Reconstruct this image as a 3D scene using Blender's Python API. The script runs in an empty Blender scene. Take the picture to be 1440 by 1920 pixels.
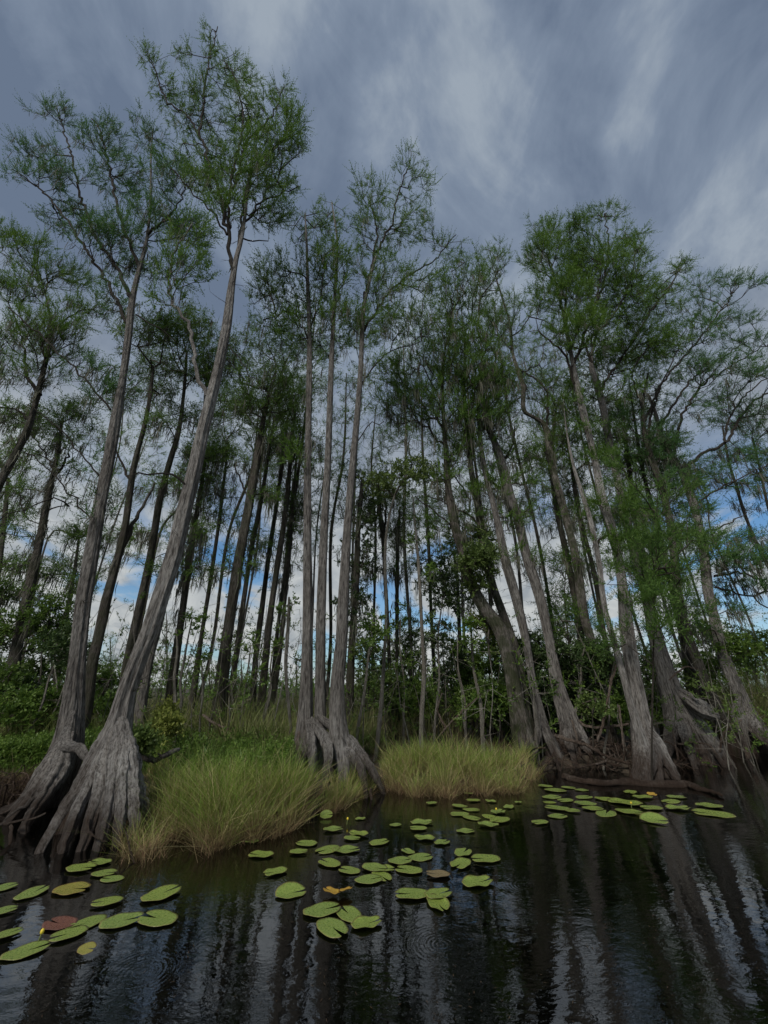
import bpy, math, random
import numpy as np
from mathutils import Vector
rng = np.random.default_rng(7)
random.seed(7)
R = math.radians
S = bpy.context.scene
COL = S.collection
# ------------------------------------------------------------------ camera
H = 1.5; F = 700.0; PITCH = R(25.2)
cam = bpy.data.cameras.new('camera'); camo = bpy.data.objects.new('camera', cam); COL.objects.link(camo)
camo.location = (0, 0, H); camo.rotation_euler = (math.pi/2 + PITCH, 0, 0)
cam.sensor_fit = 'VERTICAL'; cam.sensor_height = 36; cam.lens = 36*F/1920
cam.clip_start = 0.05; cam.clip_end = 5000
S.camera = camo
S.render.resolution_x = 768; S.render.resolution_y = 1024
S.view_settings.view_transform = 'Standard'; S.view_settings.look = 'None'
S.view_settings.exposure = 0.5; S.view_settings.gamma = 1
S.cycles.max_bounces = 6; S.cycles.transparent_max_bounces = 4
# ------------------------------------------------------------------ sun and sky
SUN_EL, SUN_AZ = R(42), R(208)     # azimuth clockwise from +Y: behind the camera, to the left
sun = bpy.data.lights.new('sun', 'SUN'); suno = bpy.data.objects.new('sun', sun); COL.objects.link(suno)
sun.energy = 2.1; sun.angle = R(12); sun.color = (1, .95, .87)
sd = Vector((math.sin(SUN_AZ)*math.cos(SUN_EL), math.cos(SUN_AZ)*math.cos(SUN_EL), math.sin(SUN_EL)))
suno.rotation_euler = sd.to_track_quat('Z', 'Y').to_euler(); suno.location = sd*50
W = bpy.data.worlds.new('World'); S.world = W; W.use_nodes = True
nt = W.node_tree; nt.nodes.clear()

class G:
    """tiny node-graph helper"""
    def __init__(s, nt): s.nt = nt
    def n(s, t, **k):
        o = s.nt.nodes.new(t)
        ins = k.pop('i', {})
        for a, b in k.items(): setattr(o, a, b)
        for a, b in ins.items(): s.set(o, a, b)
        return o
    def set(s, o, a, b):
        if isinstance(b, bpy.types.NodeSocket): s.nt.links.new(b, o.inputs[a])
        elif isinstance(b, bpy.types.Node): s.nt.links.new(b.outputs[0], o.inputs[a])
        else:
            if isinstance(b, tuple) and len(b) == 3 and o.inputs[a].type == 'RGBA': b = b + (1,)
            o.inputs[a].default_value = b
    def math(s, op, a, b=0.0, c=None):
        o = s.n('ShaderNodeMath', operation=op, i={0: a, 1: b})
        if c is not None: s.set(o, 2, c)
        return o.outputs[0]
    def ramp(s, fac, stops, interp='LINEAR'):
        o = s.n('ShaderNodeValToRGB', i={0: fac}); cr = o.color_ramp; cr.interpolation = interp
        while len(cr.elements) < len(stops): cr.elements.new(.5)
        for e, (p, c) in zip(cr.elements, stops):
            e.position = p; e.color = (c, c, c, 1) if not isinstance(c, tuple) else c + (1,)
        return o.outputs[0]
    def mix(s, f, a, b, bt='MIX'):
        o = s.n('ShaderNodeMix', data_type='RGBA', blend_type=bt)
        s.set(o, 0, f); s.set(o, 6, a); s.set(o, 7, b)
        return o.outputs[2]
    def noise(s, vec, scale, detail=4, rough=.55, dist=0.0):
        return s.n('ShaderNodeTexNoise', i={'Vector': vec, 'Scale': scale, 'Detail': detail, 'Roughness': rough, 'Distortion': dist}).outputs[0]
    def mapping(s, vec, scale=(1,1,1), loc=(0,0,0), rot=(0,0,0)):
        return s.n('ShaderNodeMapping', i={'Vector': vec, 'Scale': scale, 'Location': loc, 'Rotation': rot}).outputs[0]

g = G(nt)
sky = g.n('ShaderNodeTexSky', sky_type='NISHITA', sun_disc=False, sun_elevation=SUN_EL, sun_rotation=SUN_AZ)
tc = g.n('ShaderNodeTexCoord')
sep = g.n('ShaderNodeSeparateXYZ', i={0: tc.outputs['Generated']})
zc = g.math('MAXIMUM', sep.outputs[2], 0.02)
zz = g.math('ADD', zc, 0.38)
u = g.math('DIVIDE', sep.outputs[0], zz); v = g.math('DIVIDE', sep.outputs[1], zz)
cv = g.n('ShaderNodeCombineXYZ', i={0: u, 1: v, 2: 0.0}).outputs[0]
c1 = g.noise(g.mapping(cv, (1.0, .8, 1), (3.1, 1.7, 0), (0, 0, R(-24))), 3.1, 7, .56, .5)
c2 = g.noise(g.mapping(cv, (1, .6, 1), (9.3, 4.2, 0), (0, 0, R(-24))), 2.6, 6, .55, .6)
c3 = g.noise(g.mapping(cv, (1, .7, 1), (1.3, 7.2, 0), (0, 0, R(-20))), 8.0, 6, .6, .6)
elev = sep.outputs[2]
# cloud brightness: blue-grey deck overhead, paler toward the horizon
shade = g.ramp(g.math('ADD', g.math('MULTIPLY', c1, .72), g.math('MULTIPLY', c3, .28)),
               [(.40, (.98, 1.30, 1.88)), (.5, (1.46, 1.84, 2.46)), (.585, (2.3, 2.7, 3.2))])
pale = g.ramp(c3, [(.32, (2.4, 2.65, 2.85)), (.62, (4.1, 4.25, 4.2))])
hz = g.ramp(elev, [(.12, 1.0), (.38, .6), (.70, 0.0)])
ccol = g.mix(hz, shade, pale)
# gaps: mostly low over the horizon
gap = g.ramp(g.math('ADD', g.math('MULTIPLY', c2, 1.0), g.math('MULTIPLY', elev, -.16)), [(.485, 0.0), (.57, 1.0)])
gapf = g.math('MULTIPLY', gap, g.ramp(elev, [(.0, 0.6), (.30, 1.0), (.50, 0.15), (.7, 0.0)]))
blue = g.mix(1.0, sky.outputs[0], (.44, .66, .80), 'MULTIPLY')
tot = g.mix(gapf, ccol, blue)
bg = g.n('ShaderNodeBackground', i={0: tot, 1: 0.10})
out = g.n('ShaderNodeOutputWorld', i={0: bg})

# ------------------------------------------------------------------ pixel -> place
cp, sp = math.cos(PITCH), math.sin(PITCH)
def P(px, py, D):
    a = (px-720)/F; b = (960-py)/F
    d = np.array([a, cp - b*sp, sp + b*cp])
    t = D/d[1]
    return np.array([d[0]*t, D, H + d[2]*t])
def PZ(px, py, z=0.0):
    a = (px-720)/F; b = (960-py)/F
    d = np.array([a, cp - b*sp, sp + b*cp])
    t = (z-H)/d[2]
    return np.array([d[0]*t, d[1]*t, z])
def depth(p): return p[1]*cp + (p[2]-H)*sp
def nrm(v):
    return v/np.maximum(np.linalg.norm(v, axis=-1, keepdims=True), 1e-9)

# ------------------------------------------------------------------ object helpers
def tag(o, label=None, cat=None, group=None, kind=None):
    if label: o['label'] = label
    if cat: o['category'] = cat
    if group: o['group'] = group
    if kind: o['kind'] = kind
    return o
def empty(name, loc):
    o = bpy.data.objects.new(name, None); COL.objects.link(o); o.location = tuple(loc); o.empty_display_size = .2
    return o
def mk(name, V, Fs, mat, parent=None, off=None, smooth=True, uv=None, loc=None):
    """V (n,3); Fs list of (m,k) int arrays; uv per vertex (n,2)"""
    V = np.asarray(V, float).copy()
    if off is not None: V -= np.asarray(off)
    me = bpy.data.meshes.new(name)
    Fs = [np.asarray(f, int) for f in Fs if len(f)]
    me.vertices.add(len(V)); me.vertices.foreach_set('co', V.astype(np.float32).ravel())
    loops = np.concatenate([f.ravel() for f in Fs]); sizes = np.concatenate([np.full(len(f), f.shape[1]) for f in Fs])
    me.loops.add(len(loops)); me.loops.foreach_set('vertex_index', loops.astype(np.int32))
    me.polygons.add(len(sizes)); st = np.concatenate([[0], np.cumsum(sizes)[:-1]])
    me.polygons.foreach_set('loop_start', st.astype(np.int32)); me.polygons.foreach_set('loop_total', sizes.astype(np.int32))
    if smooth: me.polygons.foreach_set('use_smooth', np.ones(len(sizes), bool))
    if uv is not None:
        l = me.uv_layers.new(name='UVMap'); l.data.foreach_set('uv', np.asarray(uv, np.float32)[loops].ravel())
    me.update(calc_edges=True); me.materials.append(mat)
    o = bpy.data.objects.new(name, me); COL.objects.link(o)
    if parent: o.parent = parent
    if loc is not None: o.location = tuple(loc)
    return o
class Acc:
    def __init__(s): s.v = []; s.q = []; s.t = []; s.uv = []; s.n = 0
    def add(s, V, Q=None, T=None, UV=None):
        V = np.asarray(V, float)
        if not len(V): return
        s.v.append(V)
        if Q is not None and len(Q): s.q.append(np.asarray(Q)+s.n)
        if T is not None and len(T): s.t.append(np.asarray(T)+s.n)
        s.uv.append(np.zeros((len(V), 2)) if UV is None else np.asarray(UV, float)); s.n += len(V)
    def build(s, name, mat, parent=None, off=None, smooth=True, loc=None):
        if not s.n: return None
        Fs = []
        if s.q: Fs.append(np.concatenate(s.q))
        if s.t: Fs.append(np.concatenate(s.t))
        return mk(name, np.concatenate(s.v), Fs, mat, parent, off, smooth, np.concatenate(s.uv), loc)
def spline(pts, step):
    """Catmull-Rom through rows of pts (any columns), resampled by about step metres"""
    p = np.asarray(pts, float)
    if len(p) == 2: p = np.array([p[0], (p[0]+p[1])/2, p[1]])
    e = np.vstack([2*p[0]-p[1], p, 2*p[-1]-p[-2]]); o = []
    for i in range(1, len(e)-2):
        a, b, c, d = e[i-1], e[i], e[i+1], e[i+2]
        n = max(1, int(np.ceil(np.linalg.norm((c-b)[:3])/step)))
        for t in np.arange(n)/n:
            o.append(.5*((2*b)+(-a+c)*t+(2*a-5*b+4*c-d)*t*t+(-a+3*b-3*c+d)*t**3))
    o.append(e[-2])
    return np.array(o)
def tube(acc, pts, rad, ns, prof=None, cap=True, vs=1.0):
    """pts (n,3), rad (n,), prof (n,ns) radial multiplier"""
    pts = np.asarray(pts, float); n = len(pts); rad = np.asarray(rad, float)
    tg = nrm(np.gradient(pts, axis=0))
    x = np.array([1., 0, 0]) if abs(tg[0][0]) < .85 else np.array([0, 1., 0])
    X = np.zeros((n, 3))
    for i in range(n):
        x = x - tg[i]*np.dot(x, tg[i]); x /= np.linalg.norm(x)+1e-9; X[i] = x
    Y = np.cross(tg, X)
    th = np.arange(ns)/ns*2*np.pi
    r = rad[:, None]*(np.ones((n, ns)) if prof is None else prof)
    V = pts[:, None, :] + r[..., None]*(np.cos(th)[None, :, None]*X[:, None, :] + np.sin(th)[None, :, None]*Y[:, None, :])
    L = np.concatenate([[0], np.cumsum(np.linalg.norm(np.diff(pts, axis=0), axis=1))])
    UV = np.stack([np.tile(np.minimum(th, 2*np.pi-th)/np.pi, (n, 1)), np.tile(L[:, None]*vs, (1, ns))], -1)
    i = np.arange(n-1)[:, None]*ns; j = np.arange(ns)[None, :]; k = (j+1) % ns
    Q = np.stack([i+j, i+k, i+ns+k, i+ns+j], -1).reshape(-1, 4)
    V = V.reshape(-1, 3); UV = UV.reshape(-1, 2); T = None
    if cap:
        V = np.vstack([V, pts[-1]+tg[-1]*rad[-1]*.8]); UV = np.vstack([UV, UV[-1]])
        b = (n-1)*ns; jj = np.arange(ns); T = np.stack([b+jj, b+(jj+1) % ns, np.full(ns, n*ns)], -1)
    acc.add(V, Q, T, UV)
def prisms(acc, A, B, ra, rb):
    """three-sided twigs from A to B, all at once"""
    A = np.asarray(A); B = np.asarray(B); m = len(A)
    if not m: return
    d = nrm(B-A); ref = np.where(np.abs(d[:, 2:3]) > .9, np.array([[1., 0, 0]]), np.array([[0, 0, 1.]]))
    x = nrm(np.cross(d, ref)); y = np.cross(d, x)
    V = np.zeros((m, 6, 3))
    for k in range(3):
        c, s_ = math.cos(k*2.0944), math.sin(k*2.0944)
        V[:, k] = A + (x*c+y*s_)*np.asarray(ra)[:, None]; V[:, 3+k] = B + (x*c+y*s_)*np.asarray(rb)[:, None]
    b = np.arange(m)[:, None]*6
    Q = np.concatenate([b+np.array([[0, 1, 4, 3]]), b+np.array([[1, 2, 5, 4]]), b+np.array([[2, 0, 3, 5]])])
    acc.add(V.reshape(-1, 3), Q)
def kites(acc, O, d, L, w, bend=None, mid=.45):
    """leaf-shaped quads: origin, direction, length, width"""
    m = len(O); r = nrm(rng.normal(size=(m, 3))); s_ = nrm(np.cross(d, r))
    L = np.broadcast_to(L, (m,))[:, None]; w = np.broadcast_to(w, (m,))[:, None]
    M = O + d*L*mid; V = np.stack([O, M-s_*w/2, O+d*L, M+s_*w/2], 1)
    if bend is not None: V[:, 2, 2] += bend
    b = np.arange(m)[:, None]*4
    uv = np.tile(np.array([[.5, 0], [0, .5], [.5, 1], [1, .5]]), (m, 1))
    acc.add(V.reshape(-1, 3), b+np.array([[0, 1, 2, 3]]), None, uv)

# ------------------------------------------------------------------ materials
def mat(name):
    m = bpy.data.materials.new(name); m.use_nodes = True; m.node_tree.nodes.clear(); return m, G(m.node_tree)
def fin(g, sh, disp=None):
    g.n('ShaderNodeOutputMaterial', i={0: sh})
def bark(name, dark, light, pale, stain=True, moss=0.0, pale_amt=.5):
    m, g = mat(name); tc = g.n('ShaderNodeTexCoord'); uv = tc.outputs['UV']; ob = tc.outputs['Object']
    st = g.noise(g.mapping(uv, (34, 3.0, 1)), 1.0, 6, .70, .7)
    fine = g.noise(g.mapping(ob, (34, 34, 7)), 1.0, 5, .65)
    pat = g.noise(g.mapping(ob, (2.2, 2.2, .9)), 1.0, 5, .62)
    fis = g.math('SUBTRACT', 1.0, g.math('ABSOLUTE', g.math('MULTIPLY', g.math('SUBTRACT', st, .5), 6.0)))
    f = g.ramp(g.math('ADD', g.math('MULTIPLY', st, .6), g.math('MULTIPLY', fine, .4)), [(.42, 0.0), (.56, 1.0)])
    c = g.mix(f, dark, light)
    c = g.mix(g.math('MULTIPLY', g.ramp(pat, [(.46, 0.0), (.64, 1.0)]), g.math('MULTIPLY', g.ramp(fine, [(.4, .15), (.6, 1.0)]), pale_amt)), c, pale)
    geo = g.n('ShaderNodeNewGeometry'); z = g.n('ShaderNodeSeparateXYZ', i={0: geo.outputs['Position']}).outputs[2]
    if stain:   # water-line stain and damp red-brown foot
        k = g.math('ADD', z, g.math('MULTIPLY', g.math('SUBTRACT', pat, .5), 1.6))
        c = g.mix(g.math('MULTIPLY', g.ramp(k, [(.10, 1.0), (.80, 0.0)]), .82), c, (.050, .032, .023))
    if moss:
        mm = g.noise(ob, 3.5, 5, .65)
        c = g.mix(g.math('MULTIPLY', g.ramp(mm, [(.44, 0.0), (.56, 1.0)]), moss), c, (.035, .05, .014))
    h = g.math('ADD', g.math('MULTIPLY', fis, .6), g.math('MULTIPLY', fine, .5))
    bp = g.n('ShaderNodeBump', i={'Strength': 1.0, 'Distance': .04, 'Height': h})
    b = g.n('ShaderNodeBsdfPrincipled', i={'Base Color': c, 'Roughness': .92, 'Specular IOR Level': .15, 'Normal': bp})
    fin(g, b); return m
def leaf(name, c1, c2, c3, tr=.35, nscale=.9, rough=.6):
    m, g = mat(name); geo = g.n('ShaderNodeNewGeometry'); tc = g.n('ShaderNodeTexCoord')
    rnd = geo.outputs['Random Per Island']
    big = g.noise(tc.outputs['Object'], nscale, 3, .6)
    c = g.mix(g.ramp(big, [(.35, 0.0), (.65, 1.0)]), c1, c2)
    c = g.mix(g.math('MULTIPLY', g.ramp(rnd, [(.45, 0.0), (1.0, 1.0)]), .65), c, c3)
    b = g.n('ShaderNodeBsdfPrincipled', i={'Base Color': c, 'Roughness': rough, 'Specular IOR Level': .25})
    t = g.n('ShaderNodeBsdfTranslucent', i={0: c})
    fin(g, g.n('ShaderNodeMixShader', i={0: tr, 1: b, 2: t})); return m
M = {}
M['bark_pale'] = bark('pale_cypress_bark', (.085, .074, .066), (.37, .35, .33), (.56, .545, .52), pale_amt=.75)
M['bark_grey'] = bark('grey_cypress_bark', (.055, .048, .043), (.29, .27, .25), (.47, .455, .435), pale_amt=.5)
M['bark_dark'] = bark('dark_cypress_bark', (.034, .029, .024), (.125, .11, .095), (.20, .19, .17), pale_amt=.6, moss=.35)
M['bark_moss'] = bark('mossy_bark', (.045, .04, .032), (.19, .17, .15), (.30, .29, .26), pale_amt=.6, moss=.65)
M['bark_white'] = bark('pale_sapling_bark', (.10, .09, .075), (.28, .26, .22), (.42, .41, .37), pale_amt=.8, stain=False)
M['root'] = bark('damp_root_bark', (.06, .042, .033), (.22, .165, .13), (.36, .32, .28), pale_amt=.55)
M['twig'] = bark('twig_bark', (.03, .025, .02), (.075, .066, .056), (.13, .12, .105), stain=False)
M['leaf_cyp'] = leaf('cypress_needles', (.058, .125, .020), (.10, .185, .026), (.16, .26, .04), .42)
M['leaf_cyp_blue'] = leaf('blue_green_cypress_needles', (.048, .115, .036), (.075, .165, .045), (.12, .22, .055), .42)
M['leaf_cyp_bright'] = leaf('fresh_cypress_needles', (.06, .125, .03), (.095, .18, .035), (.15, .24, .05), tr=.45)
M['leaf_far'] = leaf('distant_needles', (.068, .135, .028), (.105, .185, .035), (.16, .245, .05), .42)
M['leaf_broad'] = leaf('broad_leaves', (.065, .11, .03), (.11, .16, .04), (.18, .235, .07), tr=.35, rough=.4)
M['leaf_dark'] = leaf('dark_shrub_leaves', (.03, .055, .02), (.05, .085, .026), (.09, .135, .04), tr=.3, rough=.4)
M['leaf_mid'] = leaf('shrub_leaves', (.06, .115, .022), (.10, .17, .03), (.17, .25, .045), tr=.4, rough=.5)
M['leaf_yellow'] = leaf('yellow_green_leaves', (.13, .17, .03), (.19, .22, .05), (.27, .28, .08), tr=.35, rough=.45)
M['moss'] = leaf('hanging_moss', (.09, .09, .07), (.13, .13, .10), (.18, .175, .14), tr=.3, rough=.9)
def grassmat(name, low, mid, top, dead=(.3, .24, .13), deadamt=.35, split=.45):
    m, g = mat(name); geo = g.n('ShaderNodeNewGeometry'); tc = g.n('ShaderNodeTexCoord')
    v = g.n('ShaderNodeSeparateXYZ', i={0: tc.outputs['UV']}).outputs[1]; rnd = geo.outputs['Random Per Island']
    vv = g.math('ADD', v, g.math('MULTIPLY', g.math('SUBTRACT', rnd, .5), .35))
    c = g.ramp(vv, [(max(split-.3, 0), low), (split, mid), (min(split+.3, 1), top)])
    c = g.mix(g.math('MULTIPLY', g.ramp(rnd, [(1-deadamt-.02, 0.0), (1-deadamt+.02, 1.0)]), .9), c, dead)
    n = g.noise(tc.outputs['Object'], 1.8, 3)
    c = g.mix(g.ramp(n, [(.35, .45), (.65, 0.0)]), c, g.mix(1.0, c, (.5, .5, .45), 'MULTIPLY'))
    b = g.n('ShaderNodeBsdfPrincipled', i={'Base Color': c, 'Roughness': .55, 'Specular IOR Level': .2})
    t = g.n('ShaderNodeBsdfTranslucent', i={0: c})
    fin(g, g.n('ShaderNodeMixShader', i={0: .3, 1: b, 2: t})); return m
M['grass'] = grassmat('marsh_grass', (.40, .31, .17), (.27, .31, .075), (.19, .32, .05), (.50, .42, .23), .24, .52)
M['reed'] = grassmat('back_marsh_reeds', (.13, .11, .065), (.15, .17, .055), (.19, .235, .07), (.30, .27, .15), .3)
M['reed_green'] = grassmat('low_green_cover', (.07, .115, .03), (.115, .20, .04), (.17, .27, .06), (.20, .18, .09), .2)
M['deadgrass'] = grassmat('dead_brown_thatch', (.10, .07, .045), (.16, .115, .075), (.2, .15, .09), (.09, .06, .04), .3)
# water
m, g = mat('black_swamp_water'); M['water'] = m
geo = g.n('ShaderNodeNewGeometry'); pos = geo.outputs['Position']
n1 = g.noise(g.mapping(pos, (1, 1.6, 1)), 3.0, 3, .5)
n2 = g.noise(g.mapping(pos, (1, 1.5, 1)), 17.0, 3, .6, .4)
vor = g.n('ShaderNodeTexVoronoi', voronoi_dimensions='2D', feature='F1', i={'Vector': pos, 'Scale': 1.15, 'Randomness': 1.0})
d = vor.outputs['Distance']; cr = g.n('ShaderNodeSeparateColor', i={0: vor.outputs['Color']})
wav = g.math('SINE', g.math('SUBTRACT', g.math('MULTIPLY', d, 190.0), g.math('MULTIPLY', cr.outputs[0], 6.0)))
fall = g.math('MULTIPLY', g.ramp(d, [(.0, .3), (.06, 1.0), (.24, .5), (.34, 0.0)]), g.ramp(cr.outputs[1], [(.38, 0.0), (.62, 1.0)]))
patch = g.ramp(g.noise(pos, .9, 3), [(.38, .25), (.62, 1.0)])
hh = g.math('ADD', g.math('MULTIPLY', n1, .9), g.math('MULTIPLY', g.math('MULTIPLY', n2, .30), patch))
hh = g.math('ADD', hh, g.math('MULTIPLY', g.math('MULTIPLY', wav, fall), .03))
bp = g.n('ShaderNodeBump', i={'Strength': 1.0, 'Distance': .0045, 'Height': hh})
film = g.noise(pos, 2.3, 5, .65)
wb = g.n('ShaderNodeBsdfPrincipled', i={'Base Color': g.mix(g.ramp(film, [(.5, 0.0), (.75, 1.0)]), (.0006, .0007, .0005), (.0022, .0024, .0018)),
      'Roughness': .006, 'IOR': 1.9, 'Normal': bp})
fin(g, wb)
# ground
m, g = mat('wet_peat'); M['ground'] = m
tc = g.n('ShaderNodeTexCoord'); ob = tc.outputs['Object']
n1 = g.noise(ob, 1.3, 6, .65); n2 = g.noise(ob, 14.0, 5, .7)
c = g.mix(g.ramp(n1, [(.35, 0.0), (.65, 1.0)]), (.018, .013, .009), (.05, .036, .022))
c = g.mix(g.math('MULTIPLY', g.ramp(n2, [(.5, 0.0), (.7, 1.0)]), .6), c, (.11, .085, .05))
bp = g.n('ShaderNodeBump', i={'Strength': .8, 'Distance': .05, 'Height': n2})
fin(g, g.n('ShaderNodeBsdfPrincipled', i={'Base Color': c, 'Roughness': .85, 'Normal': bp}))
# lily pads
def padmat(name, a, b, spot, edge, amt=.35):
    m, g = mat(name); tc = g.n('ShaderNodeTexCoord'); ob = tc.outputs['Object']
    oi = g.n('ShaderNodeObjectInfo'); off = g.n('ShaderNodeCombineXYZ', i={0: g.math('MULTIPLY', oi.outputs['Random'], 40.0)}).outputs[0]
    q = g.n('ShaderNodeVectorMath', operation='ADD', i={0: ob, 1: off}).outputs[0]
    n1 = g.noise(q, 9.0, 4, .6); n2 = g.noise(q, 45.0, 4, .6); n3 = g.noise(q, 16.0, 5, .7)
    uv = g.n('ShaderNodeSeparateXYZ', i={0: tc.outputs['UV']}); ang, rr = uv.outputs[0], uv.outputs[1]
    vein = g.math('ABSOLUTE', g.math('SINE', g.math('ADD', g.math('MULTIPLY', ang, 42.0), g.math('MULTIPLY', n1, 1.2))))
    c = g.mix(g.ramp(n1, [(.35, 0.0), (.65, 1.0)]), a, b)
    c = g.mix(g.math('MULTIPLY', oi.outputs['Random'], .45), c, g.mix(1.0, c, (1.25, 1.1, .6), 'MULTIPLY'))
    c = g.mix(g.ramp(vein, [(.0, .35), (.16, 0.0)]), c, g.mix(1.0, c, (1.5, 1.45, 1.2), 'MULTIPLY'))
    c = g.mix(g.math('MULTIPLY', g.ramp(n3, [(.56, 0.0), (.64, 1.0)]), amt), c, spot)
    c = g.mix(g.math('MULTIPLY', g.ramp(g.math('ADD', rr, g.math('MULTIPLY', n2, .12)), [(.97, 0.0), (1.04, 1.0)]), .7), c, edge)
    h = g.math('ADD', g.math('ADD', g.math('MULTIPLY', vein, -.25), g.math('MULTIPLY', n2, .4)), g.math('MULTIPLY', n1, 2.2))
    bp = g.n('ShaderNodeBump', i={'Strength': .5, 'Distance': .004, 'Height': h})
    fin(g, g.n('ShaderNodeBsdfPrincipled', i={'Base Color': c, 'Roughness': g.ramp(n1, [(.3, .2), (.7, .42)]), 'Specular IOR Level': .5, 'Normal': bp})); return m
M['pad'] = padmat('lily_pad_green', (.115, .18, .042), (.20, .265, .07), (.15, .12, .04), (.17, .14, .05), .55)
M['pad_yel'] = padmat('lily_pad_yellowing', (.17, .20, .045), (.24, .20, .05), (.17, .10, .035), (.18, .1, .03), .8)
M['pad_gold'] = padmat('lily_pad_gold', (.42, .29, .045), (.34, .20, .04), (.16, .09, .03), (.2, .09, .03), .9)
M['pad_brown'] = padmat('lily_pad_brown', (.15, .12, .075), (.20, .16, .09), (.10, .07, .04), (.12, .08, .05), .6)
M['pad_red'] = padmat('lily_pad_redbrown', (.12, .05, .04), (.16, .075, .055), (.07, .03, .03), (.1, .05, .04), .5)
def plain(name, c, r=.6):
    m, g = mat(name); tc = g.n('ShaderNodeTexCoord'); n = g.noise(tc.outputs['Object'], 30.0, 4)
    fin(g, g.n('ShaderNodeBsdfPrincipled', i={'Base Color': g.mix(n, tuple(x*.7 for x in c), tuple(min(1, x*1.2) for x in c)), 'Roughness': r})); return m
M['petal'] = plain('yellow_petal', (.65, .5, .04)); M['stem'] = plain('green_stem', (.12, .15, .04))

# ------------------------------------------------------------------ setting: water and ground
shore_px = [(-900, 1540), (-300, 1530), (0, 1512), (150, 1500), (235, 1512), (272, 1562), (420, 1578), (540, 1560), (610, 1520), (690, 1482), (760, 1487), (880, 1490), (970, 1478),
            (1020, 1446), (1120, 1442), (1200, 1456), (1280, 1440), (1360, 1418), (1440, 1412), (1800, 1400), (2600, 1385)]
SH = np.array([PZ(*p)[:2] for p in shore_px]); 
SH = np.vstack([[-60, SH[0, 1]-1], SH, [90, SH[-1, 1]+1]])
SH = SH[np.argsort(SH[:, 0])]
def shore(x): return np.interp(x, SH[:, 0], SH[:, 1])
def gz(x, y):
    d = np.asarray(y) - shore(x)
    h = -.25 + .42*np.clip((d+.15)/.55, 0, 1) + .12*np.clip((d-.4)/6, 0, 1)
    return h + .05*np.sin(np.asarray(x)*2.1+1)*np.sin(np.asarray(y)*1.7)*np.clip(d, 0, 1)
xs = np.concatenate([np.linspace(-900, -22, 14)[:-1], np.linspace(-22, 24, 240), np.linspace(24, 900, 14)[1:]])
ys = np.concatenate([np.linspace(3.6, 16, 130), np.linspace(16, 60, 25)[1:], np.geomspace(60, 1500, 12)[1:]])
X, Y = np.meshgrid(xs, ys); Z = gz(X, Y) + rng.normal(size=X.shape)*.012
nx, ny = len(xs), len(ys); i = np.arange(ny-1)[:, None]*nx; j = np.arange(nx-1)[None, :]
Q = np.stack([i+j, i+j+1, i+nx+j+1, i+nx+j], -1).reshape(-1, 4)
tag(mk('ground', np.stack([X, Y, Z], -1).reshape(-1, 3), [Q], M['ground']), kind='structure')
wv = np.array([[-900, -400, 0], [900, -400, 0], [900, 60, 0], [-900, 60, 0.]])
tag(mk('water', wv, [np.array([[0, 1, 2, 3]])], M['water'], smooth=False), kind='structure')

# ------------------------------------------------------------------ trees
def blob_pts(b, D, n):
    cx, cy, rx, ry = b
    c = P(cx, cy, D); dep = depth(c); d = nrm(c-np.array([0, 0, H])); r = np.array([1., 0, 0]); r = nrm(r - d*np.dot(r, d)); u = np.cross(r, d)
    cosv = cp*d[1]+sp*d[2]
    Rx = rx*dep/F; Ry = ry*dep/F*cosv; Rd = (Rx+Ry)*.5
    q = nrm(rng.normal(size=(n, 3)))*(rng.random((n, 1))**(1/2.3))*np.where(rng.random((n, 1)) < .2, 1.35, 1.08)
    return c + q[:, :1]*Rx*r + q[:, 1:2]*Ry*u + q[:, 2:]*Rd*d
def grow(base_pts, base_dir, targets, step=.45, up=.7):
    nb = len(base_pts); cap = nb + len(targets)*6 + 50
    N = np.zeros((cap, 3)); par = np.full(cap, -1); pl = np.zeros(cap); N[:nb] = base_pts; n = nb
    DR = np.zeros((cap, 3)); DR[:nb] = base_dir
    d0 = np.array([np.min(np.linalg.norm(base_pts-t, axis=1)) for t in targets]); tips = []
    for k in np.argsort(d0):
        t = targets[k]; df = t - N[:n]; ds = np.linalg.norm(df, axis=1)
        cost = ds + up*np.maximum(0, -df[:, 2]) + .26*pl[:n] + .30*(ds-np.einsum('ij,ij->i', df, DR[:n])) + .75*(ds-df[:, 2])
        b = int(np.argmin(cost)); L = ds[b]
        m = min(6, max(1, int(round(L/step)))); p0 = N[b]; c = p0 + DR[b]*L*.25 + (t-p0)*.25 + rng.normal(size=3)*.05*L
        if n+m >= cap: break
        prev = b
        for q in range(1, m+1):
            s_ = q/m; p = (1-s_)**2*p0 + 2*s_*(1-s_)*c + s_*s_*t
            if q < m: p = p + rng.normal(size=3)*.05*step
            N[n] = p; par[n] = prev; pl[n] = pl[prev]+L/m; DR[n] = nrm(p-N[prev]); prev = n; n += 1
        tips.append(n-1)
    cnt = np.zeros(n); cnt[tips] = 1
    for q in range(n-1, nb-1, -1):
        if par[q] >= nb: cnt[par[q]] += cnt[q]
    return N[:n], par[:n], cnt, DR[:n], np.array(tips)
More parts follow.
